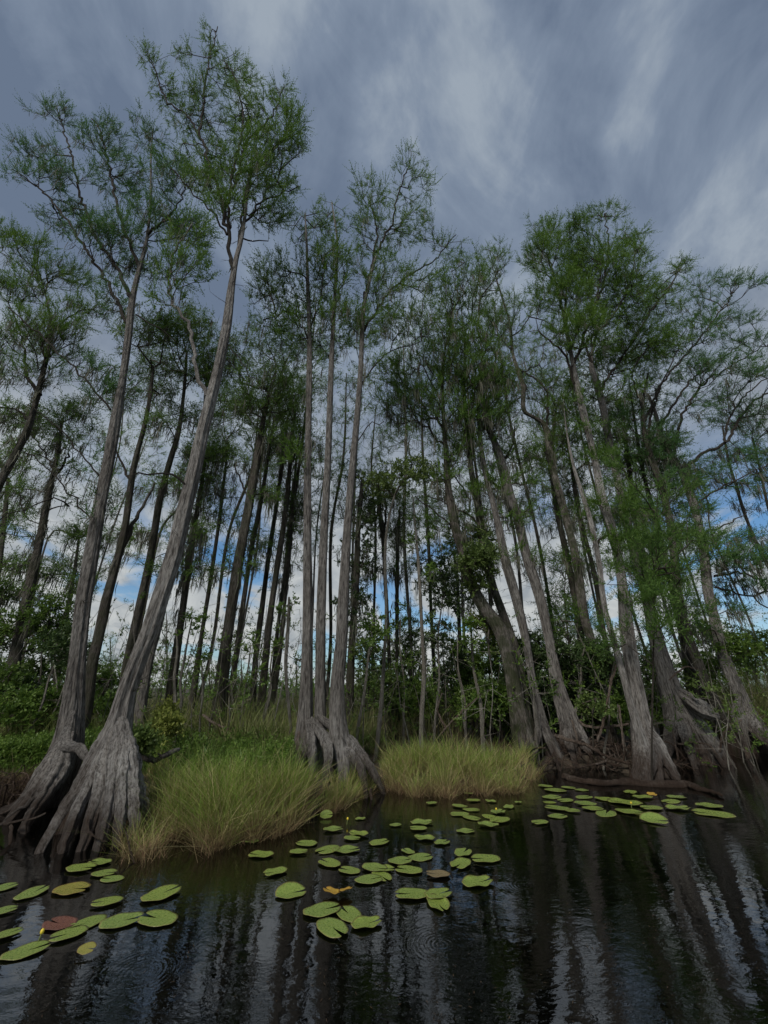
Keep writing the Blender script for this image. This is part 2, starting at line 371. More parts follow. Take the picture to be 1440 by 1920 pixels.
def foliage(acc, O, Dn, K, M_, tl, ll, lw, spread=.55, upb=.5, bias=(0, 0, 0), side=.75):
    """K twiglets at every O, M_ leaflets on each"""
    m = len(O)
    if not m: return
    O = np.repeat(O, K, 0); Dn = np.repeat(Dn, K, 0)
    d = nrm(Dn*.8 + np.array([0, 0, upb]) + np.array(bias) + rng.normal(size=O.shape)*spread)
    L = tl*rng.uniform(.55, 1.25, len(O))
    kites(acc, O, d, L, lw*.6)
    s_ = nrm(np.cross(d, rng.normal(size=d.shape)))
    O2 = np.repeat(O, M_, 0); d2 = np.repeat(d, M_, 0); s2 = np.repeat(s_, M_, 0); L2 = np.repeat(L, M_)
    t = np.tile((np.arange(M_)+.6)/M_, len(O)) ; sg = np.tile(np.where(np.arange(M_) % 2, 1., -1.), len(O))
    o = O2 + d2*(t*L2)[:, None]
    dd = nrm(d2*.75 + s2*(sg*side)[:, None] + rng.normal(size=o.shape)*.22)
    kites(acc, o, dd, ll*(1.15-.5*t)*rng.uniform(.7, 1.2, len(o)), lw)
def moss_strands(acc, O, n, Lm, w=.012):
    m = len(O)
    if not m: return
    L0 = np.repeat(Lm*rng.uniform(.4, 1.2, m), n)
    o = np.repeat(O, n, 0) + rng.normal(size=(m*n, 3))*np.array([.05, .05, .03])
    L = L0*rng.uniform(.35, 1.0, m*n); k = m*n
    a = rng.uniform(0, 6.28, k); s_ = np.stack([np.cos(a), np.sin(a), np.zeros(k)], 1)
    p1 = o + np.stack([rng.normal(size=k)*.03, rng.normal(size=k)*.03, -L*.5], 1)
    p2 = p1 + np.stack([rng.normal(size=k)*.035, rng.normal(size=k)*.035, -L*.5], 1)
    ww = (w*rng.uniform(.6, 1.6, k))[:, None]
    V = np.stack([o-s_*ww*.5, o+s_*ww*.5, p1+s_*ww*.6, p1-s_*ww*.6, p2], 1).reshape(-1, 3)
    b = np.arange(k)[:, None]*5
    acc.add(V, b+np.array([[0, 1, 2, 3]]), b+np.array([[3, 2, 4]]))
def lobes(ns, seed, k):
    r = np.random.default_rng(seed); th = np.arange(ns)/ns*2*np.pi; f = np.zeros(ns)
    ph = (np.arange(k)+r.uniform(-.25, .25, k))/k*2*np.pi
    for p in ph:
        dd = np.abs((th-p+np.pi) % (2*np.pi)-np.pi); f = np.maximum(f, r.uniform(.6, 1)*np.exp(-(dd/(2.2/k))**2*2.2))
    return f
STY = dict(
    cyp=dict(K=4, M=10, tl=.40, ll=.072, lw=.0165, spread=.34, upb=.5, side=.5),
    cypb=dict(K=5, M=10, tl=.40, ll=.078, lw=.0165, spread=.40, upb=.4, side=.55),
    far=dict(K=4, M=7, tl=.40, ll=.10, lw=.022, spread=.7, upb=.15),
    broad=dict(K=4, M=7, tl=.22, ll=.075, lw=.04, spread=.8, upb=.1),
    thin=dict(K=3, M=6, tl=.26, ll=.07, lw=.022, spread=.7, upb=.2))
NEAR = 'big cypress trees along the bank'; BACK = 'darker cypress trunks standing behind the bank'
def wscale(pts, k):
    for i, q in enumerate(pts):
        a, b = pts[max(i-1, 0)], pts[min(i+1, len(pts)-1)]; dv = b[:3]-a[:3]
        q[3] = q[3]*k*depth(q)/F/2*math.cos(math.atan(q[0]/q[1]))*abs(dv[2])/max(np.linalg.norm(dv), 1e-6)
def tree(label, D, trunk, limbs=(), blobs=(), lean=.12, dens=1.0, sty='cyp', lf='leaf_cyp', bk='bark_grey', moss=.0, mossL=.6, butt=0, group=None,
         name='cypress_tree', cat='cypress tree', bias=(0, 0, 0), roots=(), seed=None, ground=None, amp=.3, extra=(), tips_min=0, cling=0, tw_=.74, sprig=None):
    global rng
    seed = abs(hash(tuple(map(tuple, trunk)))) % 100000 if seed is None else seed
    rng = np.random.default_rng(seed)
    def DD(py): return D*(1-lean*np.clip((1350-py)/1300, 0, 1)**1.2)
    pts = [np.append(P(x, y, DD(y)), w) for x, y, w in trunk]
    wscale(pts, tw_)
    b = pts[0]; g0 = gz(b[0], b[1]) if ground is None else ground
    if b[2] > g0-.15:
        dv = (pts[0]-pts[1])[:3]; dv = dv/max(abs(dv[2]), .05); k = b[2]-(g0-.2)
        nb = b[:3] + np.array([dv[0], dv[1], -1])*k*np.array([.6, .3, 1]); pts = [np.append(nb, b[3]*(1+.35*min(k, 1)))] + pts
    sp_ = spline(pts, .16 if D < 9 else .3)
    base = np.array([sp_[0][0], sp_[0][1], max(g0, 0)])
    root = empty(name, base); tag(root, label, cat, group)
    ns = 110 if D < 8 else (72 if D < 10.6 else (36 if D < 12 else 16))
    h = sp_[:, 2]-sp_[0, 2]; th = np.arange(ns)/ns*2*np.pi
    prof = np.ones((len(sp_), ns))
    if butt:
        lb = lobes(ns, seed, butt); a = (amp*np.exp(-h/1.0))[:, None]*1.25
        fine_ = lobes(ns, seed+5, butt*3)
        prof = prof*(1-a*.55+a*lb[None, :]) + (.10*np.exp(-h/1.6)[:, None])*(fine_[None, :]-.4)
        prof[:] = prof*(1+.05*np.sin(th*butt+h[:, None]*.6))
    if ns > 60:
        for kf, am in ((17, .016), (27, .016), (41, .014)):
            prof += am*np.sin(th*kf+rng.uniform(0, 6)+1.3*np.sin(h[:, None]*rng.uniform(1, 3)+rng.uniform(0, 6)+th*2))*(.4+.6*rng.random((len(sp_), 1)))
    prof += rng.normal(size=prof.shape)*.012 + .05*np.sin(th*3+h[:, None]*.9+seed) + .03*np.sin(th*5-h[:, None]*1.7)
    ac = Acc(); tube(ac, sp_[:, :3], sp_[:, 3]*(1+.05*np.sin(h*2.3+seed)), ns, prof); trk = ac.build('trunk', M[bk], root, base)
    skel = [sp_[:, :3]]; dirs = [nrm(np.gradient(sp_[:, :3], axis=0))]
    for e in extra:
        ep = [np.append(P(x, y, DD(y)*1.0+dd_), w) for x, y, w, dd_ in e]
        wscale(ep, tw_)
        s3 = spline(ep, .16); h3 = s3[:, 2]-s3[0, 2]; lb = lobes(40, seed+int(ep[0][0]*9), max(butt, 4)); t3 = np.arange(40)/40*2*np.pi
        a3 = (amp*np.exp(-h3/1.0))[:, None]*1.25
        pf = 1-a3*.55+a3*lb[None, :] + rng.normal(size=(len(s3), 40))*.018 + .05*np.sin(t3*3+h3[:, None]*.9)
        a4 = Acc(); tube(a4, s3[:, :3], s3[:, 3], 40, pf); a4.build('trunk', M[bk], root, base)
        skel.append(s3[:, :3]); dirs.append(nrm(np.gradient(s3[:, :3], axis=0)))
    # traced limbs
    for lm in limbs:
        path, w0, w1 = lm[:3]; dd = lm[3] if len(lm) > 3 else rng.uniform(-.07, .07)
        m = len(path); lp = []
        for q, (x, y) in enumerate(path):
            t = q/(m-1); p = P(x, y, DD(y)*(1+dd*t)); lp.append(np.append(p, .78*(w0+(w1-w0)*t)*depth(p)/F/2))
        s2 = spline(lp, .2); s2[1:-1, :3] += rng.normal(size=(len(s2)-2, 3))*.025
        a2 = Acc(); tube(a2, s2[:, :3], s2[:, 3], 10 if D < 9 else 7); a2.build('limb', M['twig'] if w0 < 9.5 else M[bk], root, base)
        skel.append(s2[2:, :3]); dirs.append(nrm(np.gradient(s2[:, :3], axis=0))[2:])
    SK = np.vstack(skel); DI = np.vstack(dirs)
    if sprig:
        r_ = random.Random(seed); blobs = list(blobs)
        for x, y, w in trunk:
            if sprig[0] < y < sprig[1]:
                for _ in range(2): blobs.append((x+r_.uniform(-42, 42), y+r_.uniform(-34, 30), r_.uniform(16, 34), r_.uniform(10, 20), r_.uniform(-.03, .03), sprig[2]*1.4))
    if D < 11.5 and group == NEAR:
        ba = Acc(); zt = sp_[:, 2]; can = np.where((zt > 1.2) & (zt < zt.max()*.75))[0]
        for _ in range(16):
            i_ = int(rng.choice(can)); a_ = rng.uniform(0, 6.283); q = sp_[i_, :3]; d_ = np.array([math.cos(a_), math.sin(a_)*.7, rng.uniform(-.2, .6)]); L_ = rng.uniform(.15, .95); r0 = rng.uniform(.004, .010)
            for m_ in range(5):
                q2 = q+d_*L_/5+rng.normal(size=3)*.03*L_; prisms(ba, [q], [q2], [r0*(1-m_/6)], [r0*(1-(m_+1)/6)])
                if rng.random() < .6: q3 = q2+nrm(d_+rng.normal(size=3)*.7)*L_*.3; prisms(ba, [q2], [q3], [r0*.5], [r0*.2])
                q = q2
        ba.build('dead_twigs', M['twig'], root, base)
    if blobs:
        T = []
        for bl in blobs:
            cx, cy, rx, ry = bl[:4]; dz = bl[4] if len(bl) > 4 else rng.uniform(-.10, .10)
            kk = bl[5] if len(bl) > 5 else 1.0
            n = max(3, int(dens*kk*math.pi*rx*ry/(46 if sty[:3] == 'cyp' else 56)))
            T.append(blob_pts((cx, cy, rx, ry), DD(cy)*(1+dz), n))
        T = np.vstack(T); lo = T[:, 2].min()-3.0
        ok = SK[:, 2] > min(lo, np.percentile(SK[:, 2], 60))
        N, par, cnt, DR, tips = grow(SK[ok], DI[ok], T); nb = ok.sum()
        idx = np.arange(nb, len(N)); rad = .0034*np.maximum(cnt, 1)**.47*(1 if D < 9 else 1.25)
        pr = par[idx]; rp = np.where(pr >= nb, rad[pr], rad[idx]*1.15)
        tw = Acc(); prisms(tw, N[pr], N[idx], np.minimum(rp, rad[idx]*1.8), rad[idx])
        cr = Acc(); st = STY[sty]
        few = idx[cnt[idx] <= 2]; mids = (N[few]+N[par[few]])/2
        foliage(cr, N[tips], DR[tips], st['K'], st['M'], st['tl'], st['ll'], st['lw'], st['spread'], st['upb'], bias, st.get('side', .75))
        foliage(cr, np.vstack([N[few], mids]), np.vstack([DR[few]]*2), 1, max(4, st['M']-4), st['tl']*.6, st['ll'], st['lw'], st['spread']*1.2, st['upb'], bias, st.get('side', .75))
        co = cr.build('crown', M[lf], root, base, smooth=False); tw.build('twigs', M['twig'], co, base)
        if moss:
            src = np.vstack([N[idx], mids]) if len(mids) else N[idx]
            w = np.exp(-(src[:, 2]-src[:, 2].min())/max(1e-3, np.ptp(src[:, 2]))*2.0)
            nm = max(4, int(len(src)*moss*.24)); sel = rng.choice(len(src), min(nm, len(src)), replace=False, p=w/w.sum())
            ma = Acc(); moss_strands(ma, src[sel], 9, mossL, .009 if D < 9 else .013)
            if cling:
                ii = rng.integers(len(sp_)//3, len(sp_)-2, cling); moss_strands(ma, sp_[ii, :3]+rng.normal(size=(cling, 3))*sp_[ii, 3:4]*.8, 9, mossL*.8, .014)
            ma.build('hanging_moss', M['moss'], root, base, smooth=False)
    for rt in roots:   # (path px with own water height), widths px
        path, w0, w1 = rt; lp = []
        for q, pt in enumerate(path):
            x, y, Dr = pt; p = P(x, y, Dr); lp.append(np.append(p, (w0+(w1-w0)*q/(len(path)-1))*depth(p)/F/2))
        e_ = lp[-1].copy(); dv = (lp[-1]-lp[-2])[:3]; dv[2] = 0; dv = dv/(np.linalg.norm(dv)+1e-6)
        if path[-1][1] > 1400 and rt[1] < 200: e_[:3] += dv*.12+np.array([0, 0, -.22]); e_[3] *= .7; lp.append(e_)
        e0 = lp[0].copy(); ax = np.array([np.interp(e0[2]+.3, sp_[:, 2], sp_[:, 0]), np.interp(e0[2]+.3, sp_[:, 2], sp_[:, 1]), e0[2]+.38])
        e0[:3] = ax*.75+np.append(lp[0][:2], e0[2]+.38)*.25; e0[3] *= .5; lp = [e0]+lp
        s2 = spline(lp, .06); s2[1:, :3] += rng.normal(size=(len(s2)-1, 3))*.006; a2 = Acc()
        t_ = np.arange(28)/28*6.283; hh_ = np.arange(len(s2))[:, None]*.06
        pf = 1+.16*np.sin(t_*3+rng.uniform(0, 6)+hh_*.8)+.09*np.sin(t_*7+rng.uniform(0, 6)-hh_*.9)+.05*np.sin(t_*11+hh_) + rng.normal(size=(len(s2), 28))*.02
        tube(a2, s2[:, :3], s2[:, 3]*(1+.07*np.sin(hh_[:, 0]*5+seed)), 28, pf, vs=1); a2.build('root', M[bk], root, base)
    return root

NEAR = 'big cypress trees along the bank'; BACK = 'darker cypress trunks standing behind the bank'
tree('big grey cypress on the left bank, its broad root foot just behind its pale neighbour', 6.5,
     [(60,1545,190),(82,1500,135),(100,1460,112),(122,1405,80),(132,1350,62),(143,1250,47),(157,1130,42),(170,1050,38),(185,960,36),(205,860,32),(220,770,28),(230,710,23),(240,635,22),(248,565,20),(260,510,14),(275,450,10),(282,380,8),(283,300,6),(287,240,3)],
     [([(247,560),(215,495),(178,440),(150,360),(125,260),(105,198)],9,2),([(237,605),(205,535),(150,450),(100,380),(60,342),(22,318)],8,2),
      ([(262,500),(240,450),(215,365),(203,300),(185,240),(172,222)],8,2),([(278,440),(300,415),(330,390),(348,348)],6,2),
      ([(207,768),(150,700),(90,640),(15,575)],5,3,-.08),([(187,893),(150,850),(110,800),(60,762)],4,2,-.05),([(172,975),(130,925),(98,885),(50,850)],4,2,-.05),
      ([(130,950),(105,935),(60,945),(0,975)],4,2,-.1),([(255,590),(300,620),(330,640)],4,2)],
     [(105,215,34,32),(75,285,40,32),(42,328,26,14),(105,330,42,36),(190,262,42,46),(225,335,52,52),(275,255,30,42),(318,330,42,45),(300,410,60,42),(130,405,52,38),(205,440,60,42),(360,440,34,42),(250,500,50,30),(170,700,42,34,0,.5),(215,565,35,40,0,.5)],
     lean=.10, dens=.66, lf='leaf_cyp_blue', bk='bark_grey', moss=.42, mossL=.7, butt=8, group=NEAR, amp=.42, cling=8,
     roots=[([(95,1440,6.2),(60,1490,6.0),(25,1535,5.8),(-10,1570,5.7)],40,18),([(110,1440,6.1),(75,1500,5.8),(48,1550,5.5),(38,1600,5.3)],32,9),([(90,1470,6.3),(30,1515,6.2),(-40,1540,6.2)],30,16),
            ([(60,1500,5.7),(30,1520,5.5),(-10,1560,5.3)],6,3),([(120,1395,6.0),(150,1405,5.95),(165,1425,5.9),(178,1420,5.9)],16,12)], seed=11, sprig=(640, 1000, .18))
tree('tall pale leaning cypress rising from ridged roots beside the left grass clump, tallest in view', 5.75,
     [(165,1590,215),(178,1540,180),(192,1480,140),(212,1400,88),(225,1350,66),(237,1300,54),(262,1230,50),(280,1185,47),(298,1130,45),(325,1045,42),(345,960,40),(365,880,37),(380,810,32),(395,750,29),(410,685,27),(425,610,24),(434,540,19),(442,490,14),(452,450,11),(460,400,8),(466,340,6),(472,285,3)],
     [([(437,515),(427,435),(410,360),(385,285),(375,240),(382,190),(386,140),(398,90),(408,50)],9,2),([(377,262),(350,215),(312,188),(290,130),(272,92)],5,2),
      ([(428,440),(432,350),(447,280),(455,220),(442,150),(420,112)],7,2),([(440,350),(462,270),(500,230),(520,200),(532,158)],6,2),([(460,415),(490,380),(525,365),(558,350)],5,2),([(447,460),(463,350),(495,300),(540,262),(568,250)],6,2),
      ([(388,742),(370,700),(355,625),(345,595),(322,560),(316,515),(326,480),(342,450),(362,418)],10,3,-.08),([(425,440),(395,395),(350,350),(320,315)],5,2),([(450,445),(475,450),(503,452)],4,2),
      ([(420,640),(470,700),(520,760)],3,1),([(348,925),(338,895),(300,885),(262,888),(245,905)],6,3,-.1)],
     [(397,88,20,40),(280,112,17,28),(343,100,20,24),(310,175,30,36),(378,175,26,36),(420,140,30,44),(458,140,26,36),(470,200,38,46),(532,178,26,30),(547,228,24,42),(440,240,44,46),(500,278,48,46),(548,268,24,28),(405,300,42,46),(352,225,38,36),(338,285,18,28),(522,348,42,26),(500,400,40,32),(422,388,32,32),(470,330,52,54),(340,500,44,44,-.08,.6),(355,440,38,28,-.08,.6),(385,340,40,32),(315,560,34,24,-.05,.5)],
     lean=.12, dens=.66, lf='leaf_cyp', bk='bark_pale', moss=.22, mossL=.6, butt=9, group=NEAR, amp=.5, cling=5,
     roots=[([(188,1405,5.65),(155,1460,5.4),(112,1530,5.1),(72,1600,4.85)],26,13),([(196,1410,5.6),(168,1470,5.35),(140,1530,5.1),(120,1585,4.9)],33,17),([(205,1415,5.55),(188,1480,5.3),(170,1535,5.1),(156,1580,4.95)],34,18),
            ([(216,1415,5.5),(208,1480,5.3),(198,1540,5.1),(190,1572,4.97)],33,19),([(228,1415,5.5),(228,1480,5.3),(225,1550,5.1)],32,20),([(238,1418,5.5),(246,1480,5.35),(252,1550,5.15)],28,17),([(246,1425,5.6),(264,1490,5.5),(280,1550,5.4)],24,12)], seed=12)
tree('triple-stemmed cypress with fused foot in the middle of the picture, between two grass clumps', 7.5,
     [(574,1500,70),(571,1440,60),(571,1380,45),(573,1325,36),(575,1250,30),(577,1150,24),(577,1000,21),(577,860,17),(580,710,14),(580,610,11),(577,530,9),(575,460,6),(572,400,3)],
     [([(578,640),(560,600),(545,585),(520,590),(495,600)],4,2),([(579,620),(600,560),(605,520)],4,2),([(622,600),(640,540),(650,480)],4,2),
      ([(683,560),(700,480),(706,420),(690,370)],7,2),([(700,480),(730,430),(745,370),(770,300)],6,2),([(683,620),(720,560),(760,520),(810,490),(855,440)],6,2),([(668,740),(700,690),(730,660),(790,640)],4,2),([(655,850),(690,800),(720,790)],3,2)],
     [(575,430,42,42),(520,515,50,44),(560,560,60,54),(492,562,32,32),(600,500,40,40),(618,410,30,40),(632,500,42,48),(640,600,40,54),(768,310,26,30),(800,345,16,26),(748,372,30,30),(690,362,34,30),(700,430,52,52),(770,430,44,44),(838,462,30,22),(715,530,52,54),(800,530,46,38),(720,610,50,40),(530,610,50,34),(600,650,60,36,.1,.6),(780,600,50,40),(700,690,30,30,0,.4)],
     lean=.13, dens=.55, lf='leaf_cyp', bk='bark_grey', moss=.25, mossL=.8, butt=6, group=NEAR, amp=.35, cling=4,
     extra=[[(604,1510,50,-.05),(602,1440,46,-.05),(600,1380,34,0),(600,1300,27,.05),(602,1150,24,.05),(608,1000,20,.05),(615,860,17,.05),(620,710,14,.05),(625,610,10,.05),(630,520,8,.05),(632,450,5,0),(622,380,3,0)],
            [(645,1510,70,-.25),(643,1440,66,-.2),(634,1370,48,-.15),(632,1290,36,-.15),(640,1200,30,-.15),(644,1120,27,-.15),(650,1020,22,-.15),(656,935,19,-.15),(667,810,16,-.15),(675,710,13,-.1),(680,610,11,-.1),(685,560,9,-.1),(705,480,6,0)]],
     roots=[([(655,1390,7.35),(685,1425,7.2),(705,1458,7.15),(716,1480,7.15)],19,8),([(665,1420,7.2),(682,1460,7.0),(688,1500,6.9)],18,7),([(615,1400,7.1),(612,1450,6.9),(606,1505,6.75)],18,11),([(565,1420,7.2),(556,1460,7.1),(550,1500,7.0)],15,8),([(585,1400,7.1),(582,1470,6.9)],16,10)], seed=13, sprig=(560, 1000, .30))
# group of leaning trees right of centre
tree('green-clad leaning cypress with a swollen elbow, nearest of the group right of the middle', 9.3,
     [(985,1400,60),(965,1300,40),(955,1240,36),(937,1180,36),(905,1135,34),(885,1095,30),(868,1035,24),(850,975,20),(840,910,17),(836,850,13),(832,790,10),(830,720,7),(835,650,4)],
     [([(855,1000),(830,970),(795,945),(778,930)],5,2),([(850,960),(825,935),(800,930)],3,2),([(833,760),(800,700),(780,660)],4,2),([(834,800),(870,740),(880,680)],4,2)],
     [(790,700,60,50),(850,660,60,60),(760,760,50,44),(820,760,60,44),(740,700,34,34),(860,840,50,30,0,.6),(840,590,50,40),(870,540,44,50),(862,490,30,20)],
     lean=.10, dens=.62, sty='cyp', lf='leaf_cyp', bk='bark_moss', moss=.5, mossL=.8, butt=4, group=NEAR, seed=14, sprig=(700, 1000, .55), cling=10)
tree('thin ivy-green cypress trunk just right of the swollen elbow trunk', 9.7,
     [(985,1330,30),(968,1230,26),(943,1150,21),(920,1085,22),(907,1020,24),(897,950,20),(884,885,14),(875,800,11),(870,720,8),(872,640,4)],
     [([(903,985),(880,965),(858,955),(845,935)],6,4),([(880,960),(880,935),(862,905),(850,890)],5,3),([(872,740),(900,680),(915,640)],4,2)],
     [(880,700,50,50),(905,620,46,44),(880,780,44,34),(925,490,30,36,0,.8),(905,550,40,44)],
     lean=.1, dens=.62, lf='leaf_cyp_bright', bk='bark_moss', moss=.55, mossL=.7, butt=4, group=NEAR, seed=15, sprig=(700, 1060, .6), cling=8)
tree('slender pale cypress with a reddish flared foot, left one of two by the tangled roots', 9.6,
     [(1035,1410,62),(1020,1375,42),(1008,1320,26),(998,1275,20),(988,1210,20),(975,1150,24),(962,1100,24),(947,1050,22),(935,990,18),(922,935,14),(910,885,12),(900,820,10),(896,740,7),(905,660,4)],
     [([(942,1030),(930,1015),(912,1010)],6,4),([(905,850),(880,800),(870,760)],4,2),([(900,780),(925,720),(930,660)],4,2)],
     [(905,740,44,40),(930,800,40,34),(880,640,44,40),(925,690,40,40)],
     lean=.1, dens=.6, lf='leaf_cyp', bk='bark_grey', moss=.5, mossL=.7, butt=6, group=NEAR, seed=16, sprig=(780, 1080, .5), cling=6,
     roots=[([(1020,1370,9.4),(1032,1400,9.2),(1045,1432,9.0)],14,6),([(1010,1370,9.3),(1005,1400,9.1),(1000,1425,8.9)],12,6)])
tree('stout leaning cypress with dark flared foot, right one of two by the tangled roots', 9.9,
     [(1080,1405,95),(1070,1360,58),(1055,1315,42),(1043,1270,32),(1030,1200,26),(1012,1120,26),(985,1035,24),(970,970,24),(955,930,25),(946,885,20),(932,840,18),(915,800,13),(905,750,10),(900,690,7)],
     [([(955,925),(925,905),(905,880)],8,4),([(940,870),(960,840),(965,800)],6,3),([(920,815),(900,790),(890,770)],6,3)],
     [(960,850,44,40),(915,760,50,44),(940,720,36,36),(980,900,30,24,0,.6)],
     lean=.1, dens=.62, lf='leaf_cyp', bk='bark_grey', moss=.5, mossL=.7, butt=6, group=NEAR, seed=17, sprig=(780, 1060, .45), cling=3,
     roots=[([(1075,1370,9.7),(1090,1395,9.6),(1105,1410,9.4)],22,8),([(1065,1380,9.6),(1072,1410,9.3),(1080,1435,9.1)],16,7)])
tree('crooked cypress whose upper trunk jogs sharply left against the sky', 11.0,
     [(1150,1370,40),(1138,1330,32),(1122,1260,26),(1108,1200,24),(1094,1150,23),(1080,1050,22),(1065,985,19),(1045,910,19),(1032,860,19),(1026,810,18),(1015,790,14),(992,778,13),(981,765,13),(981,725,12),(971,695,11),(961,660,8),(957,610,6),(945,570,5),(930,520,3)],
     [([(1026,805),(1028,760),(1027,730)],6,5),([(1027,735),(1010,715),(990,705),(972,690)],5,3),([(978,700),(985,730),(960,755),(930,770)],4,2),([(962,665),(945,640),(925,625)],4,2)],
     [(925,470,30,30),(955,590,40,40),(905,520,34,40),(1010,600,36,60,.1,.5),(1040,640,40,50,.1,.6),(1030,700,30,40,.1,.6),(940,680,30,30,0,.5)],
     lean=.08, dens=.6, lf='leaf_cyp', bk='bark_moss', moss=.3, mossL=.7, butt=4, group=NEAR, seed=18, sprig=(640, 1100, .5), cling=4)
tree('large cypress with a white-streaked flared foot standing in the water behind the floating log', 8.7,
     [(1236,1475,120),(1226,1440,98),(1212,1400,70),(1203,1360,54),(1194,1300,44),(1184,1240,40),(1175,1180,36),(1168,1110,26),(1160,1050,25),(1150,1000,25),(1130,935,22),(1120,885,20),(1108,830,18),(1090,760,18),(1078,700,13),(1068,650,10),(1060,600,8),(1062,540,5)],
     [([(1078,720),(1060,670),(1030,640),(1010,620)],6,3),([(1072,690),(1100,620),(1120,560),(1130,480)],8,2),([(1065,630),(1050,560),(1035,500),(1025,450)],6,2),([(1100,640),(1150,590),(1180,530),(1190,470)],6,2),([(1150,1000),(1125,1010),(1118,1030)],8,4),([(1120,570),(1140,480),(1135,400)],5,2)],
     [(1130,402,36,24),(1085,420,26,18),(1025,430,38,24),(1185,445,26,28),(1070,480,72,50),(1130,500,72,52),(1055,550,60,46),(1150,570,66,60),(1090,620,60,46),(1195,470,20,24),(1010,470,28,34),(1190,530,34,34)],
     lean=.10, dens=.95, sty='cypb', lf='leaf_cyp', bk='bark_pale', moss=.1, mossL=.6, butt=7, group=NEAR, amp=.42, seed=19, sprig=(700, 1120, .3),
     extra=[[(1207,1400,34,-.3),(1196,1360,26,-.3),(1183,1320,20,-.3),(1170,1270,18,-.25),(1160,1235,18,-.2),(1148,1190,16,-.2),(1136,1150,15,-.1),(1129,1110,15,0),(1122,1050,14,0),(1108,980,13,0),(1095,935,12,.1),(1080,890,9,.1),(1068,840,6,.1),(1060,790,3,.1),(1056,740,1.5,.1)]],
     roots=[([(1225,1400,8.5),(1255,1440,8.3),(1278,1475,8.1)],32,9),([(1205,1400,8.5),(1198,1440,8.3),(1190,1465,8.2)],30,14),([(1222,1410,8.4),(1232,1450,8.2),(1240,1482,8.0)],28,12),([(1215,1420,8.3),(1212,1470,8.05)],26,12)])
tree('broad buttressed cypress with a burl on its foot, right of the white-streaked one', 10.0,
     [(1300,1415,150),(1288,1375,118),(1268,1325,76),(1252,1280,58),(1240,1235,44),(1228,1190,36),(1215,1130,30),(1203,1080,28),(1190,1035,26),(1172,965,22),(1158,900,20),(1143,835,19),(1130,760,19),(1118,715,17),(1108,680,12),(1120,620,8),(1140,560,5)],
     [([(1120,740),(1145,700),(1180,650),(1210,600)],8,2),([(1112,690),(1100,650),(1090,640)],6,3),([(1180,650),(1230,570),(1262,530),(1278,485)],6,2)],
     [(1215,580,50,44),(1180,660,60,50),(1240,540,32,26),(1272,505,16,24),(1130,680,50,40),(1215,640,50,44),(1160,730,40,30,0,.5)],
     lean=.10, dens=.9, sty='cypb', lf='leaf_cyp', bk='bark_grey', moss=.2, mossL=.7, butt=8, group=NEAR, amp=.4, seed=20, sprig=(700, 1120, .5),
     roots=[([(1300,1370,9.8),(1330,1395,9.6),(1348,1420,9.4)],26,9),([(1262,1370,9.8),(1255,1400,9.6),(1250,1425,9.4)],24,10),([(1285,1375,9.6),(1292,1405,9.4),(1300,1430,9.2)],22,9),([(1315,1330,9.5),(1325,1335,9.45),(1335,1338,9.45)],30,26)])
tree('dark upright cypress second from the right edge, forking high into leaning limbs', 10.9,
     [(1380,1415,70),(1362,1370,48),(1340,1320,36),(1322,1280,30),(1305,1235,28),(1288,1190,27),(1275,1130,24),(1265,1050,21),(1257,985,20),(1245,930,19),(1230,885,18),(1218,850,16),(1208,810,13),(1205,760,9),(1215,700,7)],
     [([(1215,845),(1250,780),(1290,720),(1340,680),(1400,640)],7,2),([(1210,790),(1240,720),(1300,650),(1360,570),(1390,530)],6,2),([(1206,770),(1190,720),(1180,690)],5,3),([(1213,830),(1225,760),(1250,700),(1285,620)],6,2)],
     [(1330,530,48,24),(1390,530,32,18),(1310,570,44,26),(1290,620,50,30),(1350,600,50,24),(1260,660,44,36),(1220,720,44,34),(1430,525,12,12)],
     lean=.08, dens=.75, sty='cypb', lf='leaf_cyp_blue', bk='bark_dark', moss=.3, mossL=.6, butt=6, group=NEAR, seed=21, sprig=(800, 1150, .6), bias=(.5, 0, -.1), cling=3)
tree('thick forked cypress nearest the right edge with long limbs sweeping out to the right', 11.3,
     [(1432,1405,90),(1408,1350,52),(1390,1310,40),(1372,1270,36),(1355,1225,34),(1342,1170,31),(1328,1110,29),(1320,1040,26),(1308,975,24),(1290,915,22),(1270,870,18),(1252,840,15),(1238,810,13),(1228,770,10),(1215,740,8)],
     [([(1290,915),(1290,880),(1310,855),(1360,830),(1385,790),(1405,760),(1450,730)],9,4),([(1300,950),(1340,920),(1380,900),(1440,870)],5,2),([(1315,1000),(1360,985),(1400,960)],5,2),
      ([(1340,1080),(1380,1075),(1420,1085),(1440,1110)],6,3),([(1262,855),(1280,780),(1320,720),(1380,680),(1450,640)],7,2),([(1340,1100),(1370,1110),(1410,1120),(1440,1140)],5,3),([(1360,830),(1370,780),(1420,720),(1470,700)],5,2)],
     [(1400,640,50,22),(1360,680,60,26),(1420,600,26,12),(1420,700,40,24),(1340,740,50,30,0,.7),(1400,770,44,26,0,.7),(1290,760,40,30,0,.6),(1420,860,44,30,0,.6),(1370,900,50,30,0,.6),(1400,1050,54,26,-.08,1.1),(1360,1010,40,24,-.05,.7),(1420,1100,30,20,-.08,.8),(1330,880,40,30,0,.5),(1300,700,40,30)],
     lean=.08, dens=.75, sty='cypb', lf='leaf_cyp_blue', bk='bark_grey', moss=.5, mossL=.6, butt=6, group=NEAR, seed=22, sprig=(800, 1180, .55), bias=(.55, 0, -.15), cling=3,
     roots=[([(1405,1350,11.1),(1430,1380,10.8),(1460,1410,10.5)],26,10),([(1385,1340,11.0),(1395,1380,10.6),(1400,1410,10.3)],18,9)])
